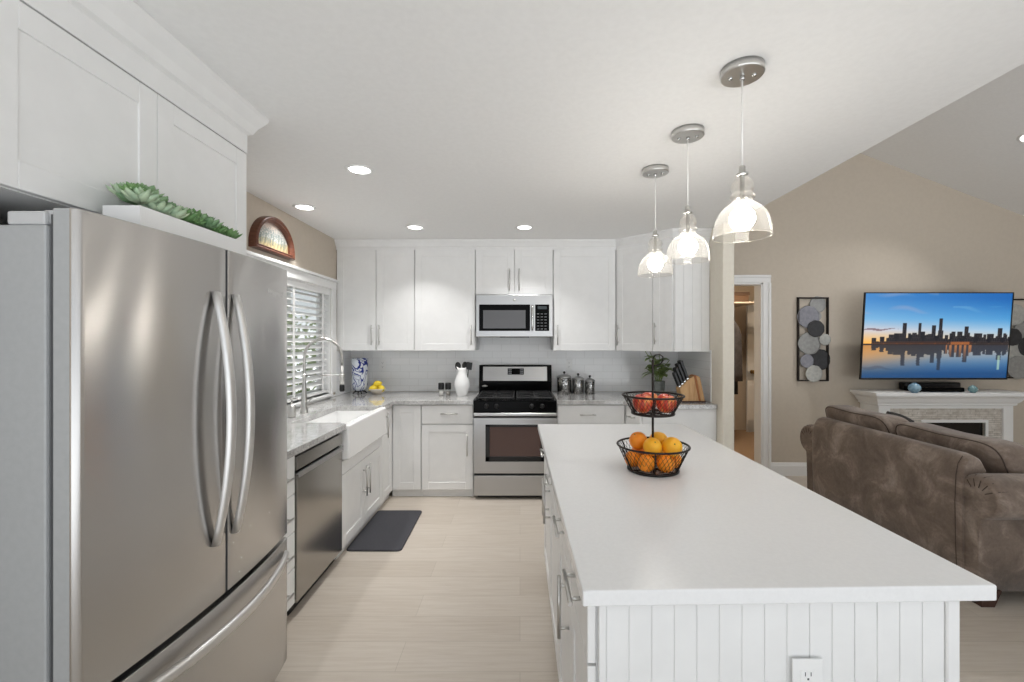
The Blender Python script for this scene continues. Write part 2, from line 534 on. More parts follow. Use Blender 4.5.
# blinds
bl = thing('window_blinds', 'white horizontal slat blinds lowered over the kitchen window', 'blinds', (XL - 0.04, ym, WZ0))
b = bm_new(); box(b, (XL - 0.075, WY0 + 0.015, WZ1 - 0.062), (XL - 0.002, WY1 - 0.015, WZ1 - 0.013), 0.004)
obj('headrail', b, M['trim'], bl)
b = bm_new()
ns = 15
z = WZ1 - 0.095
while z > WZ0 + 0.06:
    t = bm_new(); box(t, (-0.03, WY0 + 0.02, -0.0016), (0.03, WY1 - 0.02, 0.0016), 0.001, 1)
    R = Matrix.Rotation(math.radians(30), 3, 'Y')
    c = Vector((XL - 0.042, 0, z))
    merge(b, t, lambda v: c + R @ v)
    z -= 0.0575
obj('slats', b, M['trim'], bl)
b = bm_new(); box(b, (XL - 0.07, WY0 + 0.02, WZ0 + 0.012), (XL - 0.014, WY1 - 0.02, WZ0 + 0.034), 0.003)
obj('bottom_rail', b, M['trim'], bl)
for y in (WY0 + 0.14, 3.60, WY1 - 0.14):
    b = bm_new(); box(b, (XL - 0.0105, y - 0.019, WZ0 + 0.02), (XL - 0.0095, y + 0.019, WZ1 - 0.06))
    obj('tape', b, M['trim'], bl)

# outside the window: fence, ground, shrub
M['fence'] = noisy('grey_fence_paint', rgb(150, 150, 147), rgb(164, 164, 160), 3, 0.8)
b = bm_new()
for k in range(16):
    box(b, (-4.3, 1.0 + k * 0.45, 0), (-4.26, 1.0 + k * 0.45 + 0.435, 3.6), 0.004)
box(b, (-4.26, 1.0, 1.6), (-4.2, 8.2, 1.69)); box(b, (-4.26, 1.0, 0.3), (-4.2, 8.2, 0.39))
struct('fence_outside', b, M['fence'], 'tall pale grey board wall outside the kitchen window', 'fence')
b = bm_new(); box(b, (-8, 0, -0.2), (-1.97, 9, -0.1))
struct('ground_outside', b, noisy('yard_gravel', rgb(150, 145, 135), rgb(175, 170, 160), 30, 0.95), 'gravel yard outside the kitchen window', 'ground')
sh = thing('garden_shrub', 'green leafy shrub seen through the blinds of the kitchen window', 'shrub', (-3.5, 6.6, -0.1))
b = bm_new()
rnd = random.Random(3)
for k in range(1500):
    th, ph = rnd.uniform(0, 2 * PI), math.acos(rnd.uniform(-1, 1))
    rr = rnd.uniform(0.6, 1.0)
    c = Vector((-3.5 + 0.55 * rr * math.sin(ph) * math.cos(th), 6.6 + 0.75 * rr * math.sin(ph) * math.sin(th), 1.0 + 0.95 * rr * math.cos(ph)))
    a = Vector((rnd.uniform(-1, 1), rnd.uniform(-1, 1), rnd.uniform(-0.4, 1))).normalized()
    p = a.orthogonal().normalized()
    L = rnd.uniform(0.06, 0.12)
    vs = [b.verts.new(c), b.verts.new(c + a * L * 0.5 + p * L * 0.26 ), b.verts.new(c + a * L), b.verts.new(c + a * L * 0.5 - p * L * 0.26)]
    b.faces.new(vs)
obj('foliage', b, M['plant_leaf'], sh, normals=False)
b = bm_new()
for k in range(7):
    a = k * 0.9
    tube(b, [(-3.5 + 0.05 * math.cos(a), 6.6 + 0.05 * math.sin(a), -0.1), (-3.5 + 0.18 * math.cos(a), 6.6 + 0.18 * math.sin(a), 0.5), (-3.5 + 0.3 * math.cos(a), 6.6 + 0.35 * math.sin(a), 1.1)], 0.02, 6)
obj('branches', b, M['dark_wood'], sh)

# ------------------------------------------------------------------ cabinets
def shaker(b, F, u0, u1, v0, v1, rail=0.068, th=0.02):
    box(b, (u0, v0, -th), (u0 + rail, v1, 0), 0.0015, 1, F)
    box(b, (u1 - rail, v0, -th), (u1, v1, 0), 0.0015, 1, F)
    box(b, (u0 + rail, v0, -th), (u1 - rail, v0 + rail, 0), 0.0015, 1, F)
    box(b, (u0 + rail, v1 - rail, -th), (u1 - rail, v1, 0), 0.0015, 1, F)
    box(b, (u0 + rail - 0.002, v0 + rail - 0.002, -th), (u1 - rail + 0.002, v1 - rail + 0.002, -0.005), 0, 1, F)
def bar_handle(b, F, u, v, length, vertical=True, r=0.006, off=0.032):
    h = length / 2
    if vertical:
        e = [(u, v - h, off), (u, v + h, off)]; posts = [(u, v - h * 0.68), (u, v + h * 0.68)]
    else:
        e = [(u - h, v, off), (u + h, v, off)]; posts = [(u - h * 0.68, v), (u + h * 0.68, v)]
    tube(b, [F(Vector(p)) for p in e], r, 10)
    for p in posts:
        tube(b, [F(Vector((p[0], p[1], 0))), F(Vector((p[0], p[1], off)))], r * 0.85, 8)
def fronts(root, F, items):
    """items: (kind, u0, u1, v0, v1, handle) with handle = ('v'|'h', u, v, length) or None"""
    for kind, u0, u1, v0, v1, h in items:
        b = bm_new()
        if kind == 'door':
            shaker(b, F, u0, u1, v0, v1)
        else:
            box(b, (u0, v0, -0.02), (u1, v1, 0), 0.002, 1, F)
        o = obj('drawer_front' if kind == 'slab' else 'door' if kind == 'door' else 'panel', b, M['white'], root)
        if h:
            b = bm_new(); bar_handle(b, F, h[1], h[2], h[3], h[0] == 'v')
            tag(obj('handle', b, M['nickel'], o), 'brushed metal bar handle')
def cabinet(name, label, F, loc, body, toe=None, items=(), cat='cabinet', group=None):
    r = thing(name, label, cat, loc, group)
    b = bm_new()
    for lo, hi in body:
        box(b, lo, hi, 0, 1, F)
    obj('carcass', b, M['white'], r)
    if toe:
        b = bm_new(); box(b, toe[0], toe[1], 0, 1, F)
        obj('toe_kick', b, M['white'], r)
    fronts(r, F, items)
    return r

# back run, wall cabinets: front of the doors at y 4.40
FB = frame((0, 4.40, 0), (1, 0, 0), (0, -1, 0))
Z0, Z1 = 1.365, 2.372
D = -(YB - 4.40) + 0.002
def upper(label, u0, u1, v0, items, group='white wall cabinets'):
    return cabinet('wall_cabinet', label, FB, ((u0 + u1) / 2, YB, v0), [((u0, v0, D), (u1, Z1, -0.021))], None, items, 'cabinet', group)
upper('white two-door wall cabinet in the corner beside the window', XL + 0.002, -1.056, Z0,
      [('door', -1.832, -1.443, Z0, Z1, ('v', -1.478, 1.52, 0.2)), ('door', -1.437, -1.060, Z0, Z1, ('v', -1.402, 1.52, 0.2))])
upper('white single-door wall cabinet to the left of the microwave', -1.054, -0.447, Z0,
      [('door', -1.050, -0.451, Z0, Z1, ('v', -0.487, 1.52, 0.2))])
upper('short white two-door wall cabinet directly above the microwave', -0.445, 0.331, 1.925,
      [('door', -0.441, -0.058, 1.925, Z1, ('v', -0.105, 2.07, 0.22)), ('door', -0.052, 0.327, 1.925, Z1, ('v', -0.008, 2.07, 0.22))])
upper('white single-door wall cabinet to the right of the microwave', 0.333, 0.958, Z0,
      [('door', 0.337, 0.954, Z0, Z1, ('v', 0.375, 1.52, 0.2))])
# angled corner wall cabinet
A, B_ = Vector((0.962, 4.40, 0)), Vector((1.382, 3.98, 0))
FD = frame(A, B_ - A, (-1, -1, 0))
r = thing('wall_cabinet', 'white angled corner wall cabinet above the knife block, with grooved end panel', 'cabinet', (1.45, 4.5, Z0), 'white wall cabinets')
b = bm_new()
prism(b, [(0.962, 4.43), (1.40, 3.992), (1.718, 3.992), (1.718, YB - 0.002), (0.962, YB - 0.002)], Z0, Z1)
obj('carcass', b, M['white'], r)
fronts(r, FD, [('door', 0.004, 0.392, Z0, Z1, ('v', 0.034, 1.52, 0.2)), ('door', 0.398, 0.588, Z0, Z1, ('v', 0.43, 1.53, 0.2))])
def beadboard(b, F, u0, u1, v0, v1, pitch=0.045, th=0.012, gap=0.005):
    box(b, (u0, v0, -th), (u1, v1, -th * 0.4), 0, 1, F)
    n = max(1, round((u1 - u0) / pitch)); w = (u1 - u0) / n
    for k in range(n):
        box(b, (u0 + k * w + gap / 2, v0, -th * 0.5), (u0 + (k + 1) * w - gap / 2, v1, 0), 0.0022, 2, F)
b = bm_new(); beadboard(b, frame((0, 3.979, 0), (1, 0, 0), (0, -1, 0)), 1.40, 1.716, Z0, Z1, 0.08)
obj('end_panel', b, M['white'], r)
# crown over the back run
b = bm_new()
sweep(b, [(XL, 4.402), (0.963, 4.402), (1.384, 3.981), (1.72, 3.981)],
      [(-0.3, Z1 + 0.001), (0.0, Z1 + 0.001), (0.002, Z1 + 0.03), (0.012, Z1 + 0.036), (0.03, Z1 + 0.07), (0.042, Z1 + 0.082), (0.045, ZC - 0.001), (-0.3, ZC - 0.001)])
struct('trim_3', b, M['white'], 'white crown moulding between the back wall cabinets and the ceiling', 'crown moulding')

# cabinet over the refrigerator, its tall end panel and crown
FS = frame((-1.20, 0, 0), (0, 1, 0), (1, 0, 0))
r = cabinet('wall_cabinet', 'white two-door cabinet above the refrigerator, doors without handles', FS, (-1.5, 1.45, 1.83),
            [((0.965, 1.83, -0.638), (1.912, 2.30, -0.021))], None,
            [('door', 0.985, 1.4555, 1.832, 2.285, None), ('door', 1.4585, 1.932, 1.832, 2.285, None)], group='white wall cabinets')
b = bm_new()
sweep(b, [(-1.838, 1.936), (-1.20, 1.936), (-1.20, 0.965), (-1.838, 0.965)][::-1],
      [(-0.05, 2.29), (0.0, 2.29), (0.0, 2.37), (0.015, 2.378), (0.03, 2.41), (0.058, 2.45), (0.062, ZC - 0.001), (-0.05, ZC - 0.001)])
obj('crown', b, M['white'], r)
b = bm_new(); box(b, (-1.838, 1.914, 0), (-1.222, 1.936, 2.289), 0.001)
tag(obj('refrigerator_end_panel', b, M['white'], at=(-1.5, 1.925, 0)), 'tall white end panel between the refrigerator and the base cabinets', 'panel')

# left run, base cabinets: door faces at x -1.19
FL = frame((-1.19, 0, 0), (0, 1, 0), (1, 0, 0))
DB = -(1.84 - 1.19) + 0.002
cabinet('base_cabinet', 'narrow white drawer cabinet squeezed between refrigerator and dishwasher', FL, (-1.5, 2.13, 0),
        [((1.938, 0.06, DB), (2.328, 0.868, -0.021))], ((1.94, 0, DB), (2.326, 0.06, -0.05)),
        [('slab', 1.945, 2.325, v0, v1, ('h', 2.18, (v0 + v1) / 2, 0.14)) for v0, v1 in ((0.08, 0.265), (0.27, 0.455), (0.46, 0.655), (0.66, 0.862))], group='white base cabinets')
cabinet('base_cabinet', 'white two-door sink base cabinet under the apron sink', FL, (-1.5, 3.37, 0),
        [((2.945, 0.06, DB), (3.80, 0.655, -0.021)), ((2.945, 0.655, DB), (2.952, 0.868, -0.021)), ((3.78, 0.655, DB), (3.80, 0.868, -0.021))], ((2.947, 0, DB), (3.798, 0.06, -0.04)),
        [('rail', 2.948, 3.798, 0.565, 0.655, None), ('door', 2.948, 3.368, 0.07, 0.56, ('v', 3.335, 0.405, 0.23)), ('door', 3.372, 3.797, 0.07, 0.56, ('v', 3.405, 0.405, 0.23))], group='white base cabinets')
cabinet('base_cabinet', 'slim white pull-out cabinet in the inside corner right of the sink', FL, (-1.5, 3.95, 0),
        [((3.803, 0.06, DB), (4.12, 0.868, -0.021))], ((3.805, 0, DB), (4.14, 0.06, -0.04)),
        [('door', 3.805, 4.098, 0.07, 0.862, ('v', 3.87, 0.72, 0.22))], group='white base cabinets')
# back run, base cabinets: door faces at y 4.10
FC = frame((0, 4.10, 0), (1, 0, 0), (0, -1, 0))
DC = -(YB - 4.10) + 0.01
cabinet('base_cabinet', 'white corner cabinet with a plain handleless door facing the room', FC, (-1.05, 4.4, 0),
        [((-1.205, 0.06, -0.3), (-0.923, 0.868, -0.021))], ((-1.2, 0, -0.3), (-0.923, 0.06, -0.04)),
        [('door', -1.186, -0.925, 0.075, 0.862, None)], group='white base cabinets')
cabinet('base_cabinet', 'white base cabinet with one drawer over a door, left of the range', FC, (-0.68, 4.4, 0),
        [((-0.92, 0.06, DC), (-0.435, 0.868, -0.021))], ((-0.92, 0, DC), (-0.435, 0.06, -0.04)),
        [('slab', -0.917, -0.438, 0.69, 0.862, ('h', -0.655, 0.785, 0.16)), ('door', -0.917, -0.438, 0.075, 0.68, ('v', -0.49, 0.50, 0.21))], group='white base cabinets')
cabinet('base_cabinet', 'white base cabinet with a wide top drawer, right of the range', FC, (0.66, 4.4, 0),
        [((0.345, 0.06, DC), (0.975, 0.868, -0.021))], ((0.345, 0, DC), (0.975, 0.06, -0.04)),
        [('slab', 0.348, 0.972, 0.69, 0.862, ('h', 0.63, 0.775, 0.15)), ('door', 0.348, 0.658, 0.075, 0.68, ('v', 0.62, 0.5, 0.21)), ('door', 0.662, 0.972, 0.075, 0.68, ('v', 0.70, 0.5, 0.21))], group='white base cabinets')
A2 = Vector((0.985, 4.10, 0)); B2 = Vector((1.05, 3.842, 0))
FA = frame(A2, B2 - A2, (-0.258, -0.065, 0))
r = thing('base_cabinet', 'white angled base cabinet at the wing wall under the knife block', 'cabinet', (1.4, 4.2, 0), 'white base cabinets')
b = bm_new()
prism(b, [(1.006, 4.105), (1.072, 3.845), (1.716, 3.845), (1.716, YB - 0.01), (0.978, YB - 0.01), (0.978, 4.125)], 0.06, 0.868)
prism(b, [(1.04, 4.125), (1.1, 3.88), (1.7, 3.88), (1.7, YB - 0.01), (1.0, YB - 0.01)], 0.0, 0.06)
obj('carcass', b, M['white'], r)
fronts(r, FA, [('slab', 0.004, 0.26, 0.69, 0.862, ('h', 0.13, 0.775, 0.12)), ('door', 0.004, 0.26, 0.075, 0.68, ('v', 0.22, 0.5, 0.21))])

# worktops
b = bm_new()
prism(b, [(XL + 0.002, 1.94), (-1.165, 1.94), (-1.165, 2.952), (-1.21, 2.952), (-1.21, 2.985), (-1.555, 2.985), (-1.555, 3.745), (-1.21, 3.745), (-1.21, 3.78), (-1.165, 3.78), (-1.165, 4.075), (-0.432, 4.075), (-0.432, YB - 0.01), (XL + 0.002, YB - 0.01)], 0.87, 0.91)
tag(obj('worktop', b, M['granite'], at=(-1.5, 4.0, 0.87), bevel=0.004), 'grey speckled granite worktop running around the sink to the range', 'worktop', 'granite worktops')
b = bm_new()
prism(b, [(0.342, 4.075), (0.96, 4.075), (1.03, 3.812), (1.711, 3.812), (1.711, YB - 0.01), (0.342, YB - 0.01)], 0.87, 0.91)
tag(obj('worktop', b, M['granite'], at=(1.0, 4.4, 0.87), bevel=0.004), 'grey speckled granite worktop right of the range, under the canisters', 'worktop', 'granite worktops')

# apron sink
r = thing('apron_sink', 'white ceramic apron-front farmhouse sink below the window', 'sink', (-1.36, 3.37, 0.66))
b = bm_new()
box(b, (-1.205, 2.956, 0.662), (-1.148, 3.776, 0.897), 0.012, 3)
box(b, (-1.60, 2.956, 0.662), (-1.2, 2.99, 0.869), 0.004); box(b, (-1.60, 3.74, 0.662), (-1.2, 3.776, 0.869), 0.004)
box(b, (-1.60, 2.956, 0.662), (-1.555, 3.776, 0.869), 0.004)
box(b, (-1.59, 2.96, 0.662), (-1.19, 3.77, 0.69), 0.004)
obj('basin', b, M['ceramic'], r)
b = bm_new(); lathe(b, [(0, 0.695), (0.03, 0.695), (0.045, 0.692), (0.045, 0.69), (0, 0.69)], (-1.38, 3.37, 0), 24)
obj('drain', b, M['nickel'], r)

# faucet
fx, fy = -1.655, 3.375
r = thing('kitchen_faucet', 'tall brushed metal spring-coil faucet behind the sink', 'faucet', (fx, fy, 0.91))
b = bm_new()
lathe(b, disc_cap([(0.03, 0.91), (0.03, 0.918), (0.026, 0.925), (0.024, 0.95), (0.021, 1.02), (0.016, 1.1), (0.0125, 1.16), (0.0125, 1.21)]), (fx, fy, 0), 24)
obj('body', b, M['nickel'], r)
arc = [(fx, fy, 1.2), (fx, fy, 1.30)]
R = 0.145
for k in range(0, 25):
    a = PI - k * PI / 24
    arc.append((fx + R + R * math.cos(a), fy, 1.335 + R * math.sin(a)))
arc.append((fx + 2 * R, fy, 1.27))
b = bm_new(); tube(b, arc, 0.0085, 12)
obj('hose', b, M['nickel'], r)
b = bm_new()
pts = [Vector(p) for p in arc]
ln = [0]
for p, q in zip(pts, pts[1:]):
    ln.append(ln[-1] + (q - p).length)
turns, ns = 62, 62 * 8
sp = []
for k in range(ns + 1):
    s = ln[-1] * k / ns
    i = max(j for j in range(len(ln)) if ln[j] <= s + 1e-9)
    i = min(i, len(pts) - 2)
    t = (s - ln[i]) / (ln[i + 1] - ln[i])
    p = pts[i].lerp(pts[i + 1], t)
    d = (pts[i + 1] - pts[i]).normalized()
    y = Vector((0, 1, 0)); q = d.cross(y)
    a = 2 * PI * k / 8
    sp.append(p + (y * math.cos(a) + q * math.sin(a)) * 0.0115)
tube(b, sp, 0.0022, 5)
obj('spring', b, M['nickel'], r)
b = bm_new()
hx = fx + 2 * R
lathe(b, disc_cap([(0.012, 1.275), (0.013, 1.2), (0.017, 1.19), (0.017, 1.13)]), (hx, fy, 0), 20)
h = obj('spray_head', b, M['nickel'], r)
b = bm_new(); lathe(b, disc_cap([(0.0165, 1.13), (0.019, 1.115), (0.019, 1.085), (0.015, 1.075)]), (hx, fy, 0), 20)
obj('nozzle', b, M['black'], h)
b = bm_new(); tube(b, [(fx, fy, 1.2), (hx - 0.018, fy, 1.2)], 0.006, 10)
lathe(b, [(0.0185, 1.19), (0.022, 1.19), (0.022, 1.21), (0.0185, 1.21), (0.0185, 1.19)], (hx, fy, 0), 20)
obj('holder_arm', b, M['nickel'], r)
b = bm_new(); tube(b, [(fx, fy + 0.015, 0.98), (fx + 0.005, fy + 0.05, 0.985), (fx + 0.02, fy + 0.1, 1.02)], 0.006, 8)
obj('lever', b, M['nickel'], r)
r = thing('soap_dispenser', 'small metal soap dispenser standing beside the faucet', 'soap dispenser', (-1.66, 3.2, 0.91))
b = bm_new(); lathe(b, disc_cap([(0.027, 0.911), (0.029, 0.915), (0.029, 0.985), (0.02, 0.998), (0.009, 1.002), (0.009, 1.02)]), (-1.66, 3.2, 0), 24)
obj('bottle', b, M['nickel'], r)
b = bm_new(); lathe(b, disc_cap([(0.005, 1.02), (0.005, 1.035), (0.013, 1.036), (0.013, 1.05)]), (-1.66, 3.2, 0), 16); tube(b, [(-1.66, 3.2, 1.043), (-1.61, 3.2, 1.043), (-1.60, 3.2, 1.032)], 0.0045, 8)
obj('pump', b, M['nickel'], r)
_ = ''', 'short clear glass near the faucet at the window sill', 'glass', (-1.66, 3.06, 0.91))
b = bm_new(); lathe(b, [(0, 0.912), (0.03, 0.912), (0.034, 0.99), (0.0325, 0.99), (0.029, 0.916), (0, 0.916)], (-1.66, 3.06, 0), 24)
'''

# ------------------------------------------------------------------ refrigerator
r = thing('refrigerator', 'large stainless steel french-door refrigerator with bottom freezer drawer', 'refrigerator', (-1.4, 1.457, 0))
b = bm_new(); box(b, (-1.80, 1.006, 0.03), (-1.083, 1.906, 1.735), 0.006)
tag(obj('body', b, M['grey_side'], r), 'plain grey painted side')
def bow(y):
    return -1.012 + 0.036 * (1 - ((y - 1.457) / 0.455) ** 2)
def fridge_front(name, y0, y1, z0, z1):
    """bowed front whose outer vertical edge is rolled round; grey outer sides, gap sides darkened as shade"""
    n = 14
    near, far = y0 < 1.01, y1 > 1.9
    rad = 0.018
    pts = []
    ya, yb = (y0 + rad if near else y0), (y1 - 0.006 if far else y1)
    if near:
        for k in range(7):
            a = PI / 2 * k / 6
            pts.append((bow(ya) - rad + rad * math.sin(a), ya - rad * math.cos(a)))
    for k in range(0 if not near else 1, n + 1):
        y = ya + (yb - ya) * k / n
        pts.append((bow(y), y))
    if far:
        pts.append((bow(yb) - 0.006, y1))
    b = bm_new()
    prism(b, pts + [(-1.066, y1), (-1.066, y0)], z0, z1)
    o = obj(name, b, [M['steel'], M['grey_side'], M['dark_seal_and_gap']], r, bevel=0.003, seg=2)
    for p in o.data.polygons:
        p.use_smooth = p.normal.x > 0.05
        if p.normal.x < 0.05 and abs(p.normal.z) < 0.5:
            outer = (p.center.y + 1.457 < 1.02) or (p.center.y + 1.457 > 1.90)
            p.material_index = 1 if outer or z1 < 0.7 else 2  # sides facing the door gap coloured dark in place of shade
    return o
def seal(y0, y1, z0, z1, parent):
    b = bm_new(); box(b, (-1.0825, y0 + 0.012, z0 + 0.012), (-1.0665, y1 - 0.012, z1 - 0.012))
    obj('gasket', b, M['dark_seal_and_gap'], parent)
def bowed(p0, p1, depth, w, t, n=16, vert=True):
    """flat curved bar handle from p0 to p1, bulging outwards (+x)"""
    p0, p1 = Vector(p0), Vector(p1)
    d = (p1 - p0).normalized()
    side = Vector((0, 1, 0)) if vert else Vector((0, 0, 1))
    b = bm_new()
    rings = []
    for k in range(n + 1):
        s = k / n
        c = p0.lerp(p1, s) + Vector((depth * (1 - (2 * s - 1) ** 2), 0, 0))
        ww = w * (0.82 + 0.18 * (1 - (2 * s - 1) ** 2))
        rings.append([b.verts.new(c + side * sx * ww / 2 + Vector((tx, 0, 0))) for sx, tx in ((-1, 0), (-0.8, t * 0.8), (-0.35, t), (0.35, t), (0.8, t * 0.8), (1, 0), (0.8, -0.003), (-0.8, -0.003))])
    for A_, B2_ in zip(rings, rings[1:]):
        for j in range(8):
            f = b.faces.new((A_[j], A_[(j + 1) % 8], B2_[(j + 1) % 8], B2_[j])); f.smooth = True
    b.faces.new(rings[0]); b.faces.new(rings[-1][::-1])
    # feet that fix the bar to the door
    for s in ():
        c = p0.lerp(p1, s)
        q = d * (0.03 if s == 0 else -0.03)
        a = c + q * 0.0; e = c + q
        lo = Vector((min(a.x, e.x) - 0.03, min(a.y, e.y), min(a.z, e.z))) - side * w * 0.4
        hi = Vector((max(a.x, e.x) + 0.006, max(a.y, e.y), max(a.z, e.z))) + side * w * 0.4
        box(b, lo, hi, 0.003)
    return b
d1 = fridge_front('door', 1.003, 1.461, 0.632, 1.772); seal(1.003, 1.461, 0.632, 1.772, d1)
d2 = fridge_front('door', 1.469, 1.918, 0.632, 1.772); seal(1.469, 1.918, 0.632, 1.772, d2)
d3 = fridge_front('freezer_drawer', 1.003, 1.918, 0.085, 0.612); seal(1.003, 1.918, 0.085, 0.612, d3)
tag(obj('handle', bowed((-0.975, 1.404, 1.625), (-0.975, 1.404, 0.815), 0.05, 0.036, 0.015), M['handle_steel'], d1), 'curved pale metal handle')
tag(obj('handle', bowed((-0.975, 1.502, 1.625), (-0.975, 1.502, 0.815), 0.05, 0.036, 0.015), M['handle_steel'], d2), 'curved pale metal handle')
tag(obj('handle', bowed((-1.0, 1.05, 0.56), (-1.0, 1.875, 0.56), 0.08, 0.036, 0.015, vert=False), M['handle_steel'], d3), 'curved pale metal handle')
fc = bpy.data.curves.new('maker_name', 'FONT')
fc.body = 'Whirlpool'
fc.size = 0.034; fc.shear = 0.28; fc.extrude = 0.0006; fc.align_x = 'CENTER'
fc.materials.append(mat('pale_badge_metal', rgb(214, 213, 210), 0.3, 0.6))
tx_ = bpy.data.objects.new('maker_name', fc); COL.objects.link(tx_)
bpy.context.view_layer.update()
lm_ = bpy.data.meshes.new_from_object(tx_)
bpy.data.objects.remove(tx_)
lo_ = bpy.data.objects.new('maker_name', lm_); COL.objects.link(lo_)
lo_.parent = d2
lo_.location = Vector((bow(1.80) + 0.0008, 1.79, 1.65)) - root_loc(d2)
lo_.rotation_euler = (PI / 2, 0, PI / 2 + math.radians(6.5))
for y0, y1 in ((1.01, 1.12), (1.795, 1.905)):
    b = bm_new()
    box(b, (-1.18, y0, 1.735), (-1.09, y1, 1.768), 0.006)
    box(b, (-1.105, y0 + 0.01, 1.74), (-1.035, y1 - 0.02, 1.772), 0.003)
    obj('hinge_cover', b, M['grey_plastic'], r)
b = bm_new(); box(b, (-1.08, 1.03, 0.0), (-1.05, 1.885, 0.075), 0.004)
for k in range(5):
    box(b, (-1.052, 1.05, 0.012 + k * 0.012), (-1.046, 1.86, 0.018 + k * 0.012))
obj('toe_grille', b, M['dark_seal_and_gap'], r)
for y in (1.06, 1.85):
    for x in (-1.2, -1.7):
        b = bm_new(); lathe(b, disc_cap([(0.02, 0), (0.02, 0.035)]), (x, y, 0), 12)
        obj('foot', b, M['black'], r)

# ------------------------------------------------------------------ dishwasher
r = thing('dishwasher', 'built-in stainless steel dishwasher left of the sink', 'dishwasher', (-1.5, 2.64, 0))
b = bm_new(); box(b, (-1.80, 2.338, 0.06), (-1.215, 2.936, 0.862)); obj('tub', b, M['dark_seal_and_gap'], r)
b = bm_new(); box(b, (-1.212, 2.339, 0.07), (-1.186, 2.935, 0.752), 0.004)
d = obj('door', b, M['steel_dw'], r)
b = bm_new()
box(b, (-1.2, 2.339, 0.752), (-1.178, 2.935, 0.762), 0.003); box(b, (-1.184, 2.345, 0.737), (-1.175, 2.929, 0.766), 0.003)
obj('handle', b, M['steel_h'], d)
b = bm_new(); box(b, (-1.212, 2.339, 0.776), (-1.186, 2.935, 0.848), 0.003); obj('control_strip', b, M['steel_dw'], r)
b = bm_new(); box(b, (-1.213, 2.342, 0.755), (-1.206, 2.932, 0.78)); obj('pocket', b, M['black'], r)
b = bm_new(); box(b, (-1.8, 2.345, 0.0), (-1.235, 2.93, 0.06)); obj('toe_kick', b, M['black'], r)

# ------------------------------------------------------------------ range
x0, x1 = -0.428, 0.338
yf = 4.05
r = thing('gas_range', 'stainless steel gas range with black cooktop and oven window', 'range', (-0.045, 4.4, 0))
FR = frame((0, yf, 0), (1, 0, 0), (0, -1, 0))
b = bm_new(); box(b, (x0 + 0.003, yf + 0.045, 0.03), (x1 - 0.003, YB - 0.03, 0.895)); obj('body', b, M['iron'], r)
b = bm_new(); box(b, (x0 + 0.03, yf + 0.08, 0), (x1 - 0.03, YB - 0.1, 0.03)); obj('plinth', b, M['black'], r)
b = bm_new(); box(b, (x0, 0.035, -0.04), (x1, 0.222, 0), 0.006, 2, FR); obj('storage_drawer', b, M['steel_h'], r)
b = bm_new()
wx0, wx1, wz0, wz1 = -0.318, 0.228, 0.35, 0.692
for a, c in (((x0, 0.242), (x1, wz0)), ((x0, wz1), (x1, 0.752)), ((x0, wz0), (wx0, wz1)), ((wx1, wz0), (x1, wz1))):
    box(b, (a[0], a[1], -0.04), (c[0], c[1], 0), 0, 1, FR)
bmesh.ops.remove_doubles(b, verts=b.verts, dist=0.0001)
d = obj('oven_door', b, M['steel_h'], r)
b = bm_new()
w = 0.038
for a, c in (((wx0, wz0), (wx1, wz0 + w * 1.2)), ((wx0, wz1 - w * 0.6), (wx1, wz1)), ((wx0, wz0), (wx0 + w, wz1)), ((wx1 - w, wz0), (wx1, wz1))):
    box(b, (a[0], a[1], -0.03), (c[0], c[1], 0.002), 0.002, 1, FR)
obj('window_frame', b, M['black'], d)
b = bm_new(); box(b, (wx0 + 0.01, wz0 + 0.01, -0.025), (wx1 - 0.01, wz1 - 0.01, -0.008), 0, 1, FR); obj('window', b, M['screen_glass'], d)
b = bm_new(); box(b, (x0 + 0.004, 0.776, 0.03), (x1 - 0.004, 0.806, 0.052), 0.007, 3, FR)
for u in (x0 + 0.02, x1 - 0.045):
    box(b, (u, 0.776, -0.02), (u + 0.025, 0.80, 0.035), 0.003, 1, FR)
obj('handle', b, M['steel_h'], d)
b = bm_new(); box(b, (x0, 0.765, -0.04), (x1, 0.905, -0.002), 0.006, 2, FR)
cp = obj('control_panel', b, M['black_gloss'], r)
for u in (-0.31, -0.215, 0.108, 0.205):
    b = bm_new()
    lathe(b, disc_cap([(0.022, 0), (0.022, 0.006), (0.017, 0.01), (0.016, 0.028)]), (u, yf, 0.862), 20, axis=(0, -1, 0))
    box(b, (u - 0.004, 0.846, 0.026), (u + 0.004, 0.878, 0.034), 0.001, 1, FR)
    obj('knob', b, M['black'], cp)
b = bm_new()
box(b, (x0, yf + 0.005, 0.895), (x1, 4.632, 0.912), 0.005)
ck = obj('cooktop', b, M['black_gloss'], r)
for cx, cy in ((-0.23, 4.2), (-0.23, 4.47), (0.14, 4.2), (0.14, 4.47)):
    b = bm_new(); lathe(b, disc_cap([(0.05, 0.912), (0.05, 0.917), (0.036, 0.918), (0.036, 0.928), (0.03, 0.931)]), (cx, cy, 0), 24)
    obj('burner', b, M['iron'], ck)
for gx0, gx1 in ((x0 + 0.03, -0.06), (-0.03, x1 - 0.03)):
    b = bm_new()
    zt = 0.939
    for x in (gx0, (gx0 + gx1) / 2, gx1):
        box(b, (x - 0.006, 4.08, zt - 0.012), (x + 0.006, 4.60, zt), 0.002, 1)
    for y in (4.08, 4.2, 4.34, 4.47, 4.60):
        box(b, (gx0, y - 0.006, zt - 0.012), (gx1, y + 0.006, zt), 0.002, 1)
    for x in (gx0, gx1):
        for y in (4.085, 4.34, 4.595):
            box(b, (x - 0.007, y - 0.007, 0.911), (x + 0.007, y + 0.007, zt), 0, 1)
    obj('grate', b, M['iron'], ck)
b = bm_new()
FG = frame((0, 0, 0), (0, 1, 0), (1, 0, 0))
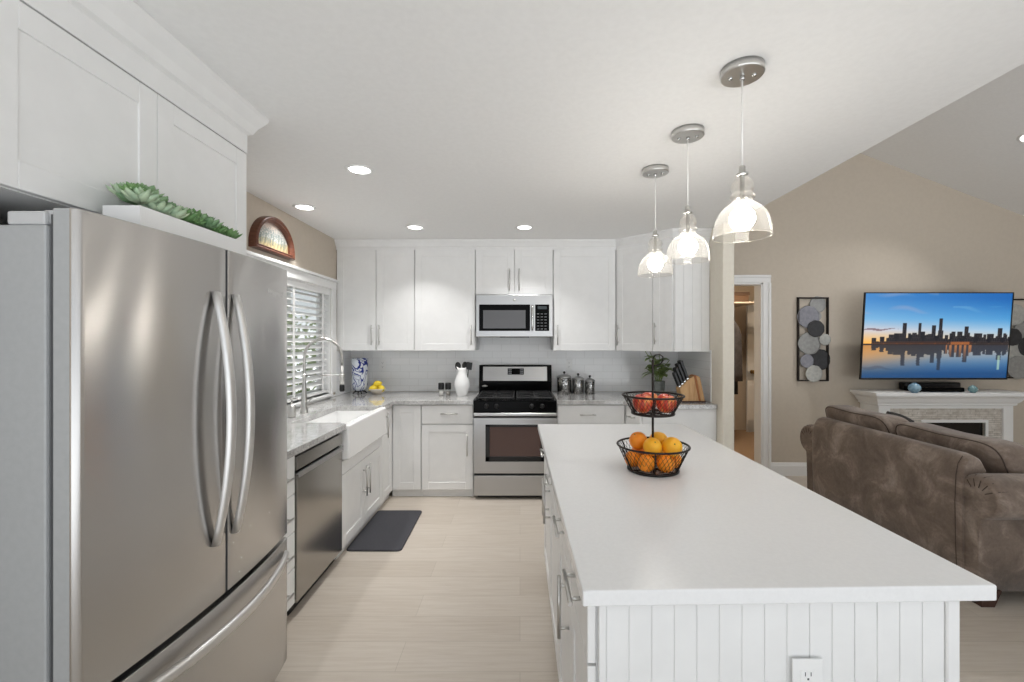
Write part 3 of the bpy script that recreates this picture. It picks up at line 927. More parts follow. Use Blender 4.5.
prism(b, [(4.63, 0.9), (4.71, 0.9), (4.71, 1.205), (4.665, 1.205), (4.625, 1.03)], x0 - 0.004, x1 - 0.004, lambda c: Vector((c[2], c[0], c[1])))
bg = obj('backguard', b, M['black_gloss'], r, bevel=0.006)
sl = (4.665 - 4.625) / (1.205 - 1.03)
FQ = lambda c: Vector((c[0], 4.625 + (c[1] - 1.03) * sl - c[2], c[1]))
b = bm_new(); box(b, (-0.39, 1.04, -0.002), (0.285, 1.188, 0.003), 0.001, 1, FQ); obj('steel_fascia', b, M['steel_h'], bg)
b = bm_new(); box(b, (-0.13, 1.105, 0.003), (0.04, 1.17, 0.005), 0.001, 1, FQ); dp = obj('display', b, M['black_gloss'], bg)
M['display_grey'] = mat('grey_key_print', rgb(150, 152, 156), 0.4)
b = bm_new()
for k in range(3):
    for j in range(3):
        for sx in (-0.12, 0.0):
            box(b, (sx + k * 0.0115, 1.113 + j * 0.018, 0.005), (sx + k * 0.0115 + 0.008, 1.125 + j * 0.018, 0.0056), 0, 1, FQ)
obj('buttons', b, M['display_grey'], dp)
def seg_digit(b, ch, u, v, w, h, t, F, n0, n1):
    S = {'a': ((0, h - t), (w, h)), 'b': ((w - t, h / 2), (w, h)), 'c': ((w - t, 0), (w, h / 2)), 'd': ((0, 0), (w, t)), 'e': ((0, 0), (t, h / 2)), 'f': ((0, h / 2), (t, h)), 'g': ((0, h / 2 - t / 2), (w, h / 2 + t / 2))}
    D_ = {'0': 'abcdef', '1': 'bc', '2': 'abged', '3': 'abgcd', '4': 'fgbc', '5': 'afgcd', '6': 'afgedc', '7': 'abc', '8': 'abcdefg', '9': 'abcdfg'}
    for s in D_[ch]:
        a, c = S[s]
        box(b, (u + a[0], v + a[1], n0), (u + c[0], v + c[1], n1), 0, 1, F)
b = bm_new()
lathe(b, disc_cap([(0.03, 0), (0.03, 0.003)]), (0, 0, 0), 24)
for v in b.verts:
    v.co = Vector((-0.37 + v.co.x * 1.05, 4.627 - v.co.z, 0.985 + v.co.y * 0.42))
obj('badge', b, M['nickel'], bg)

# ------------------------------------------------------------------ microwave
r = thing('microwave', 'stainless steel over-the-range microwave below the short wall cabinet', 'microwave', (-0.055, 4.6, 1.5))
FM = frame((0, 4.36, 0), (1, 0, 0), (0, -1, 0))
mx0, mx1 = -0.437, 0.325
b = bm_new(); box(b, (mx0, 4.385, 1.505), (mx1, YB - 0.01, 1.922)); obj('body', b, M['dark_seal_and_gap'], r)
b = bm_new(); box(b, (mx0, 1.502, -0.025), (mx1, 1.92, 0), 0.004, 2, FM)
fa = obj('fascia', b, M['steel_h'], r)
b = bm_new(); box(b, (-0.405, 1.56, -0.004), (0.10, 1.822, 0.004), 0.003, 1, FM); dr = obj('door', b, M['black_gloss'], r)
b = bm_new(); box(b, (-0.365, 1.585, 0.004), (0.055, 1.765, 0.0055), 0.0, 1, FM); obj('window', b, M['glass_dark'], dr)
b = bm_new()
tube(b, [FM(Vector(p)) for p in ((0.122, 1.57, 0.0), (0.122, 1.58, 0.03), (0.122, 1.60, 0.036), (0.122, 1.78, 0.036), (0.122, 1.80, 0.03), (0.122, 1.81, 0.0))], 0.0115, 12)
obj('handle', b, M['chrome'], dr)
b = bm_new(); box(b, (0.15, 1.56, -0.004), (0.29, 1.822, 0.003), 0.003, 1, FM); cp = obj('control_panel', b, M['black_gloss'], r)
b = bm_new()
for k in range(3):
    for j in range(6):
        box(b, (0.168 + k * 0.037, 1.575 + j * 0.03, 0.003), (0.19 + k * 0.037, 1.583 + j * 0.03, 0.0035), 0, 1, FM)
obj('buttons', b, mat('dim_key_print', rgb(96, 97, 100), 0.5), cp)
b = bm_new(); box(b, (0.175, 1.775, 0.003), (0.265, 1.805, 0.0036), 0, 1, FM); obj('display', b, mat('dim_display', rgb(40, 48, 52), 0.2), cp)
b = bm_new()
lathe(b, disc_cap([(0.012, 0), (0.012, 0.002)]), (-0.055, 4.36, 1.865), 20, axis=(0, -1, 0))
obj('badge', b, M['nickel'], fa)
b = bm_new(); box(b, (-0.2, 4.37, 1.496), (0.09, 4.7, 1.506)); obj('vent_grille', b, M['black'], r)

# ------------------------------------------------------------------ floor mat
b = bm_new()
c = [(-1.215, 3.055), (-0.825, 3.055), (-0.835, 3.77), (-1.215, 3.77)]
pts = []
for (cx, cy), a0, sx, sy in ((c[0], PI, 1, 1), (c[1], 1.5 * PI, -1, 1), (c[2], 0, -1, -1), (c[3], 0.5 * PI, 1, -1)):
    for k in range(5):
        a = a0 + k * PI / 8
        pts.append((cx + sx * 0.03 + 0.03 * math.cos(a), cy + sy * 0.03 + 0.03 * math.sin(a)))
prism(b, pts, 0.0, 0.013)
tag(obj('kitchen_mat', b, M['mat'], at=(-1.0, 3.42, 0), bevel=0.005), 'charcoal cushioned floor mat in front of the sink', 'mat')

# ------------------------------------------------------------------ island
FI = frame((0.157, 0, 0), (0, 1, 0), (-1, 0, 0))
r = thing('kitchen_island', 'white kitchen island cabinet with grooved front panel and drawers on its left side', 'island', (0.6, 1.95, 0))
b = bm_new(); box(b, (0.178, 1.034, 0.075), (1.0, 2.86, 0.872)); obj('carcass', b, M['white'], r)
b = bm_new(); box(b, (0.2, 1.05, 0), (0.98, 2.85, 0.075)); obj('toe_kick', b, M['white'], r)
b = bm_new()
FF = frame((0, 1.02, 0), (1, 0, 0), (0, -1, 0))
box(b, (0.182, 0.0, -0.014), (0.20, 0.872, 0.004), 0.002, 1, FF)
beadboard(b, FF, 0.20, 0.985, 0.0, 0.872, 0.052, 0.006, 0.002)
box(b, (0.985, 0.0, -0.014), (1.016, 0.872, 0.006), 0.003, 1, FF)
obj('front_panel', b, M['white'], r)
b = bm_new()
beadboard(b, frame((1.015, 0, 0), (0, 1, 0), (1, 0, 0)), 1.036, 2.86, 0.0, 0.872, 0.052, 0.006, 0.002)
obj('side_panel', b, M['white'], r)
items = []
for y0, y1, hd, hv in ((1.026, 1.358, 1.17, None), (1.364, 1.79, 1.55, 1.41), (1.796, 2.33, 2.06, 2.29), (2.336, 2.855, 2.56, 2.40)):
    items.append(('slab', y0, y1, 0.715, 0.866, ('h', hd, 0.815, 0.16)))
    items.append(('door', y0, y1, 0.085, 0.708, ('v', hv, 0.615, 0.2) if hv else None))
fronts(r, FI, items)
b = bm_new()
FO = frame((0.66, 1.014, 0.68), (1, 0, 0), (0, -1, 0))
def outlet(b_plate, b_slots, F, w=0.07, h=0.115):
    box(b_plate, (-w / 2, -h / 2, 0), (w / 2, h / 2, 0.005), 0.002, 2, F)
    for v in (-0.02, 0.02):
        box(b_plate, (-0.0165, v - 0.014, 0.004), (0.0165, v + 0.014, 0.0065), 0.004, 2, F)
        for u in (-0.0065, 0.0065):
            box(b_slots, (u - 0.001, v, 0.0062), (u + 0.001, v + 0.009, 0.0068), 0, 1, F)
        box(b_slots, (-0.0022, v - 0.009, 0.0062), (0.0022, v - 0.0045, 0.0068), 0, 1, F)
s = bm_new(); outlet(b, s, FO)
pl = obj('outlet', b, M['trim'], r); obj('slots', s, M['dark_seal_and_gap'], pl)
b = bm_new()
prism(b, [(0.14, 0.982), (1.09, 1.004), (1.082, 2.933), (0.118, 2.933)], 0.8735, 0.91)
tag(obj('island_worktop', b, M['island_top'], at=(0.6, 1.95, 0.8735), bevel=0.004, seg=3), 'thick white quartz worktop on the kitchen island', 'worktop')
# outlets on the backsplash
for x, z, lab in ((-1.49, 1.2, 'white wall outlet on the tiles behind the lemon bowl'), (0.53, 1.2, 'white wall outlet on the tiles behind the canisters')):
    r = thing('wall_outlet', lab, 'outlet', (x, YB - 0.008, z), 'backsplash outlets')
    b, s = bm_new(), bm_new(); outlet(b, s, frame((x, YB - 0.008, z), (1, 0, 0), (0, -1, 0)))
    obj('plate', b, M['trim'], r); obj('slots', s, M['dark_seal_and_gap'], r)

# ------------------------------------------------------------------ recessed ceiling lights
def downlight(label, x, y, z=ZC, tilt=0.0, watts=CAN_WATTS):
    r = thing('recessed_light', label, 'ceiling light', (x, y, z), 'recessed ceiling lights')
    b = bm_new(); lathe(b, [(0.058, -0.001), (0.062, -0.006), (0.078, -0.005), (0.082, -0.001), (0.058, -0.001)], (x, y, z), 36)
    o1 = obj('trim_ring', b, M['trim'], r)
    b = bm_new(); lathe(b, [(0, -0.003), (0.059, -0.003), (0.059, -0.001), (0, -0.001)], (x, y, z), 36)
    o2 = obj('lens', b, M['can_lens'], r)
    L = bpy.data.lights.new('recessed_lamp', 'AREA'); L.shape = 'DISK'; L.size = 0.11; L.energy = watts; L.color = (1.0, 0.99, 0.98); L.spread = math.radians(105)
    lo = bpy.data.objects.new('recessed_lamp', L); COL.objects.link(lo); lo.parent = r; lo.location = (0, 0, -0.012)
    if tilt:
        r.rotation_euler = (0, tilt, 0)
    return r
downlight('lit recessed light nearest the refrigerator in the kitchen ceiling', -0.94, 2.58)
downlight('lit recessed light near the window, close to the left wall', -1.62, 3.31)
downlight('lit recessed light in front of the single-door cabinet left of the microwave', -0.93, 3.90)
downlight('lit recessed light in the kitchen ceiling straight in front of the microwave', 0.04, 3.90)
downlight('recessed light in the sloping living room ceiling', 4.42, 3.81, slope_z(4.42), math.atan(0.384), 5)

# ------------------------------------------------------------------ pendants
M['cord'] = mat('clear_cord', rgb(238, 237, 234), 0.4)
def pendant(label, x, y):
    r = thing('pendant_lamp', label, 'pendant lamp', (x, y, ZC), 'glass pendants over the island')
    b = bm_new(); lathe(b, disc_cap([(0.071, ZC - 0.030), (0.0735, ZC - 0.028), (0.0745, ZC - 0.026), (0.0745, ZC - 0.001)]), (x, y, 0), 40)
    cn = obj('canopy', b, M['nickel'], r)
    for f_ in cn.data.polygons:
        f_.use_smooth = abs(f_.normal.z) < 0.2
    for s in (-1, 1):
        b = bm_new(); lathe(b, disc_cap([(0.006, -0.036), (0.008, -0.033), (0.008, -0.029)]), (x + s * 0.038, y - s * 0.012, ZC), 12)
        obj('screw', b, M['chrome'], cn)
    b = bm_new(); lathe(b, disc_cap([(0.007, -0.044), (0.009, -0.04), (0.009, -0.029)]), (x, y, ZC), 12)
    obj('cord_grip', b, M['chrome'], cn)
    z0 = 1.85
    b = bm_new(); tube(b, [(x, y, ZC - 0.03), (x, y, z0 + 0.24)], 0.0028, 8)
    obj('cord', b, M['cord'], r)
    b = bm_new(); lathe(b, disc_cap([(0.006, z0 + 0.262), (0.011, z0 + 0.258), (0.012, z0 + 0.235), (0.02, z0 + 0.232), (0.02, z0 + 0.226)]), (x, y, 0), 24)
    lathe(b, disc_cap([(0.008, z0 + 0.226), (0.008, z0 + 0.14), (0.015, z0 + 0.135), (0.016, z0 + 0.112)]), (x, y, 0), 20)
    obj('socket', b, M['nickel'], r)
    prof = [(0.104, 0.0), (0.1045, 0.012), (0.103, 0.03), (0.100, 0.05), (0.094, 0.07), (0.084, 0.09), (0.070, 0.107), (0.055, 0.119), (0.042, 0.127), (0.036, 0.134),
            (0.038, 0.14), (0.045, 0.147), (0.046, 0.153), (0.041, 0.159), (0.035, 0.163), (0.037, 0.169), (0.041, 0.177), (0.042, 0.187), (0.040, 0.198), (0.034, 0.210), (0.026, 0.219), (0.019, 0.2255)]
    b = bm_new(); lathe(b, [(p * 0.95, z0 + q * 0.97) for p, q in prof], (x, y, 0), 48)
    sh = obj('shade', b, M['shade_glass'], r)
    b = bm_new(); tube(b, [(x + 0.0988 * math.cos(2 * PI * k / 48), y + 0.0988 * math.sin(2 * PI * k / 48), z0) for k in range(48)], 0.0016, 6, closed=True)
    obj('rim', b, M['shade_glass'], sh)
    b = bm_new()
    bc = z0 + 0.066
    lathe(b, [(0.044 * math.sin(PI * k / 14) if k else 0, bc - 0.044 * math.cos(PI * k / 14)) for k in range(14)] + [(0.0135, bc + 0.046), (0.0135, bc + 0.052), (0, bc + 0.052)], (x, y, 0), 28)
    obj('bulb', b, M['bulb'], r)
    return r
pendant('clear glass bell pendant hanging over the front half of the island, lowest in view', 0.818, 1.62)
pendant('clear glass bell pendant hanging in the middle of the row over the island', 0.803, 2.105)
pendant('clear glass bell pendant hanging in front of the angled corner wall cabinet', 0.79, 2.57)

# ------------------------------------------------------------------ planter on the refrigerator
r = thing('succulent_planter', 'long white planter box of green succulents on top of the refrigerator', 'planter', (-1.11, 1.46, 1.7735))
px0, px1, py0, py1, pz0, pz1 = -1.165, -1.06, 1.228, 1.70, 1.7735, 1.846
b = bm_new()
box(b, (px0, py0, pz0), (px1, py1, pz0 + 0.006))
for a, c in (((px0, py0), (px1, py0 + 0.006)), ((px0, py1 - 0.006), (px1, py1)), ((px0, py0 + 0.006), (px0 + 0.006, py1 - 0.006)), ((px1 - 0.006, py0 + 0.006), (px1, py1 - 0.006))):
    box(b, (a[0], a[1], pz0), (c[0], c[1], pz1))
obj('box', b, M['trim'], r)
b = bm_new(); box(b, (px0 + 0.006, py0 + 0.006, pz0 + 0.006), (px1 - 0.006, py1 - 0.006, pz1 - 0.008)); obj('soil', b, M['soil'], r)
def fat_leaf(b, base, direction, L, w, t, tip_up=0.25):
    d = Vector(direction).normalized()
    s = d.cross(Vector((0, 0, 1)))
    if s.length < 1e-4: s = Vector((1, 0, 0))
    s.normalize(); u = s.cross(d).normalized()
    base = Vector(base)
    prev = None
    st = [(0, 0.3), (0.3, 0.8), (0.6, 1.0), (0.85, 0.62), (1.0, 0.04)]
    rings = []
    for f, k in st:
        c = base + d * L * f + Vector((0, 0, tip_up * L * f * f))
        rings.append([b.verts.new(c + s * w * k), b.verts.new(c + u * t * k * 0.6), b.verts.new(c - s * w * k), b.verts.new(c - u * t * k)])
    for A_, B3 in zip(rings, rings[1:]):
        for j in range(4):
            f = b.faces.new((A_[j], A_[(j + 1) % 4], B3[(j + 1) % 4], B3[j])); f.smooth = True
    b.faces.new(rings[0]); b.faces.new(rings[-1][::-1])
rnd = random.Random(11)
def rosette(c, rad, m, layers=4, per=8, wf=0.3, lean=0.25):
    b = bm_new()
    for l in range(layers):
        el = 0.2 + 1.1 * l / max(1, layers - 1)
        L = rad * (1.0 - 0.16 * l)
        for k in range(per - l):
            a = 2 * PI * (k + 0.5 * l) / (per - l) + rnd.uniform(-0.15, 0.15)
            fat_leaf(b, (c[0], c[1], c[2] + 0.004 * l), (math.cos(a) * math.cos(el), math.sin(a) * math.cos(el), math.sin(el)), L * rnd.uniform(0.9, 1.08), L * wf, L * 0.13, lean)
    obj('succulent', b, m, r)
zc = pz1 - 0.004
spots = [(-1.09, 1.265, 0.05, 'leaf_pale', 0.032), (-1.13, 1.285, 0.05, 'leaf', 0.04), (-1.085, 1.315, 0.055, 'leaf_pale', 0.012), (-1.135, 1.34, 0.065, 'leaf', 0.045),
         (-1.08, 1.365, 0.045, 'leaf_pale', 0.008), (-1.13, 1.40, 0.055, 'leaf', 0.03), (-1.085, 1.415, 0.045, 'leaf_bright', 0.014), (-1.09, 1.465, 0.05, 'leaf_bright', 0.016),
         (-1.135, 1.465, 0.05, 'leaf', 0.03), (-1.085, 1.515, 0.05, 'leaf', 0.02), (-1.13, 1.53, 0.055, 'leaf_bright', 0.034), (-1.09, 1.57, 0.048, 'leaf_bright', 0.012),
         (-1.13, 1.60, 0.045, 'leaf', 0.025), (-1.085, 1.625, 0.045, 'leaf_bright', 0.01), (-1.115, 1.665, 0.05, 'leaf_bright', 0.014)]
spots += [(-1.105, 1.262, 0.042, 'leaf_bright', 0.06), (-1.14, 1.268, 0.04, 'leaf_pale', 0.06), (-1.12, 1.31, 0.05, 'leaf', 0.07), (-1.145, 1.37, 0.05, 'leaf_bright', 0.055), (-1.105, 1.39, 0.04, 'leaf', 0.04), (-1.11, 1.44, 0.045, 'leaf_pale', 0.04), (-1.115, 1.50, 0.045, 'leaf_bright', 0.045), (-1.105, 1.55, 0.04, 'leaf', 0.04), (-1.115, 1.63, 0.042, 'leaf_bright', 0.035)]
for x, y, rad, m, up in spots:
    rosette((x, y, zc + up * 0.7), rad * rnd.uniform(0.85, 1.12), M[m], 6, 9, 0.34, 0.3)

# ------------------------------------------------------------------ half-round picture over the window
yc, hw, hh, zb = 3.24, 0.262, 0.268, 2.104
r = thing('arched_picture', 'half-round wooden framed landscape picture on the wall over the window', 'picture', (XL, yc, zb))
def arch(w, h, z, n=28):
    return [(yc + w, z)] + [(yc + w * math.cos(PI * k / n), z + 0.03 + (h - 0.03) * math.sin(PI * k / n)) for k in range(n + 1)] + [(yc - w, z)]
G = lambda c: Vector((XL + c[2], c[0], c[1]))
b = bm_new()
prof = [(1.0, 0.001), (1.0, 0.04), (0.985, 0.052), (0.95, 0.055), (0.90, 0.045), (0.86, 0.05), (0.815, 0.036), (0.81, 0.001)]
rings = []
for s, x in prof:
    ins = (1 - s) * hw
    rings.append([b.verts.new(G((p[0], p[1], x))) for p in arch(hw - ins, hh - ins * 1.75, zb + ins * 0.75)])
n = len(rings[0])
for A_, B3 in zip(rings, rings[1:] + rings[:1]):
    for k in range(n):
        b.faces.new((A_[k], A_[(k + 1) % n], B3[(k + 1) % n], B3[k]))
obj('frame', b, M['frame_wood'], r)
b = bm_new()
N, Hn = 96, 48
ins = 0.185 * hw
w, h, zz = hw - ins, hh - ins * 1.75, zb + ins * 0.75
grid = {}
cols = {}
rnd = random.Random(5)
trees = [(-0.75, 0.2, 0.2), (-0.55, 0.30, 0.22), (-0.36, 0.36, 0.30), (-0.05, 0.28, 0.34), (0.12, 0.3, 0.30), (0.42, 0.26, 0.36), (0.7, 0.2, 0.2)]
def paint(u, v):
    """a wintry landscape: cream sky, grey trees, straw meadow"""
    sky = Vector((0.80, 0.77, 0.72)).lerp(Vector((0.78, 0.66, 0.62)), max(0, v - 0.4))
    c = sky
    if v < 0.34 + 0.04 * math.sin(5 * u):
        c = Vector((0.72, 0.66, 0.50)) * (0.9 + 0.1 * math.sin(31 * u + 17 * v))
    for tx, tz, tr in trees:
        d = ((u - tx) / tr) ** 2 + ((v - tz - 0.22) / 0.3) ** 2
        k = math.sin(u * 61 + 9 * math.sin(v * 37)) * math.sin(v * 53 + 7 * math.sin(u * 29))
        if d < 1.3 and k > -0.45 + 0.6 * d:
            c = c.lerp(Vector((0.42, 0.47, 0.47)), 0.75)
        if abs(u - tx - 0.03 * math.sin(9 * v)) < 0.022 and 0.12 < v < tz + 0.3:
            c = Vector((0.30, 0.33, 0.31))
    return c
for j in range(Hn + 1):
    for i in range(N + 1):
        u, v = -1 + 2 * i / N, j / Hn
        ztop = 0.03 + (h - 0.03) * math.sqrt(max(0, 1 - u * u))
        vv = b.verts.new(G((yc - u * w, zz + v * ztop, 0.018)))
        grid[i, j] = vv; cols[vv] = paint(u, v * ztop / h)
for j in range(Hn):
    for i in range(N):
        b.faces.new((grid[i, j], grid[i + 1, j], grid[i + 1, j + 1], grid[i, j + 1]))
cl = [cols[v] for v in b.verts]
pic = obj('picture', b, attr_mat('painted_landscape', 0, 0.3), r)
at = pic.data.color_attributes.new('picture', 'FLOAT_COLOR', 'POINT')
for k, c in enumerate(cl):
    at.data[k].color = (lin(c[0] * 255), lin(c[1] * 255), lin(c[2] * 255), 1)

# ------------------------------------------------------------------ things on the left worktop
ZW = 0.9105
r = thing('glass_vase', 'tall clear vase with blue squiggles on a dark stand in the corner', 'vase', (-1.66, 4.56, ZW))
vm = mat('blue_squiggle_glass', rgb(222, 226, 232), 0.08)
v = coords(vm, (1, 1, 0.8))
nz = noise(vm, v, 9, 1.5, 0.5, 1.6)
lk(vm, ramp(vm, nz, [(0.0, rgb(214, 219, 226)), (0.455, rgb(214, 219, 226)), (0.475, rgb(40, 52, 130)), (0.53, rgb(48, 60, 140)), (0.55, rgb(214, 219, 226)), (0.60, rgb(206, 212, 222)), (0.62, rgb(66, 76, 120)), (0.64, rgb(206, 212, 222))]), pr(vm).inputs['Base Color'])
b = bm_new()
z0 = ZW + 0.035
lathe(b, [(0, z0), (0.045, z0), (0.068, z0 + 0.02), (0.078, z0 + 0.06), (0.08, z0 + 0.2), (0.083, z0 + 0.335), (0.079, z0 + 0.335), (0.076, z0 + 0.2), (0.073, z0 + 0.06), (0.05, z0 + 0.012), (0, z0 + 0.012)], (-1.66, 4.56, 0), 36)
obj('body', b, vm, r)
b = bm_new()
lathe(b, [(0, ZW + 0.03), (0.05, ZW + 0.03), (0.05, ZW + 0.034), (0, ZW + 0.034)], (-1.66, 4.56, 0), 24)
for k in range(4):
    a = k * PI / 2 + 0.6
    c = Vector((-1.66, 4.56, 0)); d = Vector((math.cos(a), math.sin(a), 0))
    tube(b, [c + d * 0.03 + Vector((0, 0, ZW + 0.03)), c + d * 0.055 + Vector((0, 0, ZW + 0.024)), c + d * 0.07 + Vector((0, 0, ZW + 0.006))], 0.007, 8)
obj('stand', b, M['iron'], r)

M['lemon'] = noisy('lemon_peel', rgb(236, 204, 40), rgb(246, 220, 70), 30, 0.4, bmp=0.2, bscale=180)
bx, by = -1.475, 4.56
r = thing('fruit_bowl', 'shallow pale bowl of lemons on the worktop beside the vase', 'bowl', (bx, by, ZW))
b = bm_new()
lathe(b, [(0, ZW), (0.04, ZW), (0.042, ZW + 0.008), (0.06, ZW + 0.018), (0.085, ZW + 0.045), (0.09, ZW + 0.058), (0.087, ZW + 0.058), (0.08, ZW + 0.046), (0.055, ZW + 0.022), (0, ZW + 0.014)], (bx, by, 0), 32)
obj('bowl', b, mat('cream_pottery', rgb(222, 212, 196), 0.3), r)
def lemon(x, y, z, a, label):
    o = thing('lemon', label, 'lemon', (x, y, z), 'lemons in the pale bowl')
    prof = [(0, -0.047), (0.006, -0.046), (0.012, -0.04), (0.025, -0.031), (0.033, -0.014), (0.034, 0.004), (0.029, 0.022), (0.016, 0.036), (0.008, 0.043), (0.005, 0.048), (0, 0.049)]
    b = bm_new(); lathe(b, prof, (x, y, z), 24, axis=(math.cos(a), math.sin(a), 0.25))
    obj('peel', b, M['lemon'], o)
    b = bm_new()
    d = Vector((math.cos(a), math.sin(a), 0.25)).normalized()
    lathe(b, disc_cap([(0.0045, -0.051), (0.005, -0.0455)]), (x, y, z), 10, axis=d)
    obj('stem_end', b, M['leaf_bright'], o)
lemon(bx - 0.04, by - 0.02, ZW + 0.058, 0.4, 'lemon lying at the vase side of the pale bowl')
lemon(bx + 0.042, by - 0.018, ZW + 0.058, 2.4, 'lemon lying at the far right side of the pale bowl')
lemon(bx + 0.002, by + 0.042, ZW + 0.06, 1.2, 'lemon at the back of the pale bowl near the tiles')
lemon(bx - 0.0, by - 0.006, ZW + 0.105, 0.1, 'lemon topmost in the pale bowl')

# salt and pepper
def shaker_jar(x, y, label, fill):
    r = thing('spice_shaker', label, 'shaker', (x, y, ZW), 'spice shakers by the pitcher')
    b = bm_new(); lathe(b, [(0, ZW), (0.024, ZW), (0.026, ZW + 0.006), (0.026, ZW + 0.06), (0.022, ZW + 0.07), (0, ZW + 0.07)], (x, y, 0), 24)
    obj('jar', b, M['glass'], r)
    b = bm_new(); lathe(b, disc_cap([(0.022, ZW + 0.004), (0.022, ZW + 0.045)]), (x, y, 0), 20)
    obj('contents', b, fill, r)
    b = bm_new(); lathe(b, disc_cap([(0.029, ZW + 0.062), (0.03, ZW + 0.066), (0.03, ZW + 0.122), (0.027, ZW + 0.128)]), (x, y, 0), 24)
    obj('lid', b, M['black'], r)
shaker_jar(-0.795, 4.44, 'black-lidded glass shaker further from the pitcher', mat('salt', rgb(226, 224, 220), 0.9))
shaker_jar(-0.725, 4.44, 'black-lidded glass shaker closer to the pitcher', mat('ground_pepper', rgb(150, 146, 140), 0.9))

# pitcher with utensils
px, py = -0.585, 4.44
r = thing('ceramic_pitcher', 'white ceramic pitcher holding black utensils left of the range', 'pitcher', (px, py, ZW))
b = bm_new()
prof = [(0, 0), (0.05, 0), (0.052, 0.008), (0.06, 0.03), (0.074, 0.08), (0.078, 0.11), (0.074, 0.15), (0.058, 0.19), (0.046, 0.225), (0.044, 0.25), (0.05, 0.28), (0.046, 0.28), (0.04, 0.25), (0.042, 0.22), (0.054, 0.185), (0.069, 0.148), (0.073, 0.11), (0.05, 0.02), (0, 0.014)]
lathe(b, [(p, ZW + q) for p, q in prof], (px, py, 0), 36)
for v in b.verts:
    if v.co.z > ZW + 0.265 and v.co.x < px - 0.03:
        v.co.x -= 0.014; v.co.z += 0.012
obj('body', b, M['ceramic'], r)
b = bm_new()
tube(b, [(px + 0.01, py + 0.045, ZW + 0.25), (px + 0.015, py + 0.085, ZW + 0.255), (px + 0.018, py + 0.105, ZW + 0.21), (px + 0.018, py + 0.098, ZW + 0.15), (px + 0.012, py + 0.073, ZW + 0.11)], 0.008, 10)
obj('handle', b, M['ceramic'], r)
def utensil(name, label, dx, dy, tilt, head, cat):
    base = Vector((px + dx * 0.2, py + dy * 0.2, ZW + 0.03))
    d = Vector((dx, dy, 1.0)); d.z = tilt; d.normalize()
    o = thing(name, label, cat, tuple(base), 'utensils in the white pitcher')
    tip = base + d * 0.235
    b = bm_new(); tube(b, [base, tip], 0.005, 8); obj('shaft', b, M['black'], o)
    b = bm_new()
    s = d.cross(Vector((0, 1, 0))).normalized(); nrm = s.cross(d)
    if head == 'spatula':
        Fh = lambda c: tip + s * c[0] + d * c[1] + nrm * c[2]
        box(b, (-0.028, 0, -0.003), (0.028, 0.075, 0.003), 0.002, 1, Fh)
    else:
        t = bm_new(); sphere(t, (0, 0, 0), 0.03, (1, 1.35, 0.32), 18, 10)
        merge(b, t, lambda c: tip + s * c.x + d * (c.y + 0.035) + nrm * c.z)
    obj('head', b, M['black'], o)
utensil('spatula', 'black spatula leaning to the right in the white pitcher', 0.16, -0.04, 1.0, 'spatula', 'spatula')
utensil('serving_spoon', 'black spoon standing at the left in the white pitcher', -0.08, -0.05, 1.0, 'spoon', 'spoon')
utensil('ladle', 'black ladle leaning back in the white pitcher', 0.05, 0.1, 1.0, 'spoon', 'ladle')

# canisters right of the range
cm = mat('patterned_steel', rgb(170, 170, 168), 0.22, 1.0)
v = coords(cm, (1, 1, 1))
f = noise(cm, v, 26, 2, 0.5, 2.2)
lk(cm, ramp(cm, f, [(0.40, rgb(196, 195, 192)), (0.5, rgb(92, 91, 90)), (0.56, rgb(60, 60, 60)), (0.62, rgb(176, 175, 172))]), pr(cm).inputs['Base Color'])
def canister(label, x, y, rad, h):
    r = thing('canister', label, 'canister', (x, y, ZW), 'canisters right of the range')
    b = bm_new(); lathe(b, disc_cap([(rad * 0.97, ZW), (rad, ZW + 0.004), (rad, ZW + h - 0.004), (rad * 0.98, ZW + h)]), (x, y, 0), 36)
    obj('body', b, cm, r)
    b = bm_new(); lathe(b, [(0, ZW + h), (rad * 1.03, ZW + h), (rad * 1.03, ZW + h + 0.014), (rad * 0.9, ZW + h + 0.022), (rad * 0.5, ZW + h + 0.034), (0.0, ZW + h + 0.038)], (x, y, 0), 36)
    ld = obj('lid', b, M['steel_h'], r)
    b = bm_new(); lathe(b, [(0, ZW + h + 0.034), (0.007, ZW + h + 0.034), (0.006, ZW + h + 0.044), (0.013, ZW + h + 0.052), (0.013, ZW + h + 0.06), (0.007, ZW + h + 0.067), (0, ZW + h + 0.068)], (x, y, 0), 20)
    obj('knob', b, M['black'], ld)
canister('largest patterned steel canister, next to the range', 0.462, 4.60, 0.072, 0.165)
canister('middle-sized patterned steel canister between its two neighbours', 0.607, 4.60, 0.06, 0.145)
canister('smallest patterned steel canister, furthest from the range', 0.73, 4.60, 0.05, 0.125)

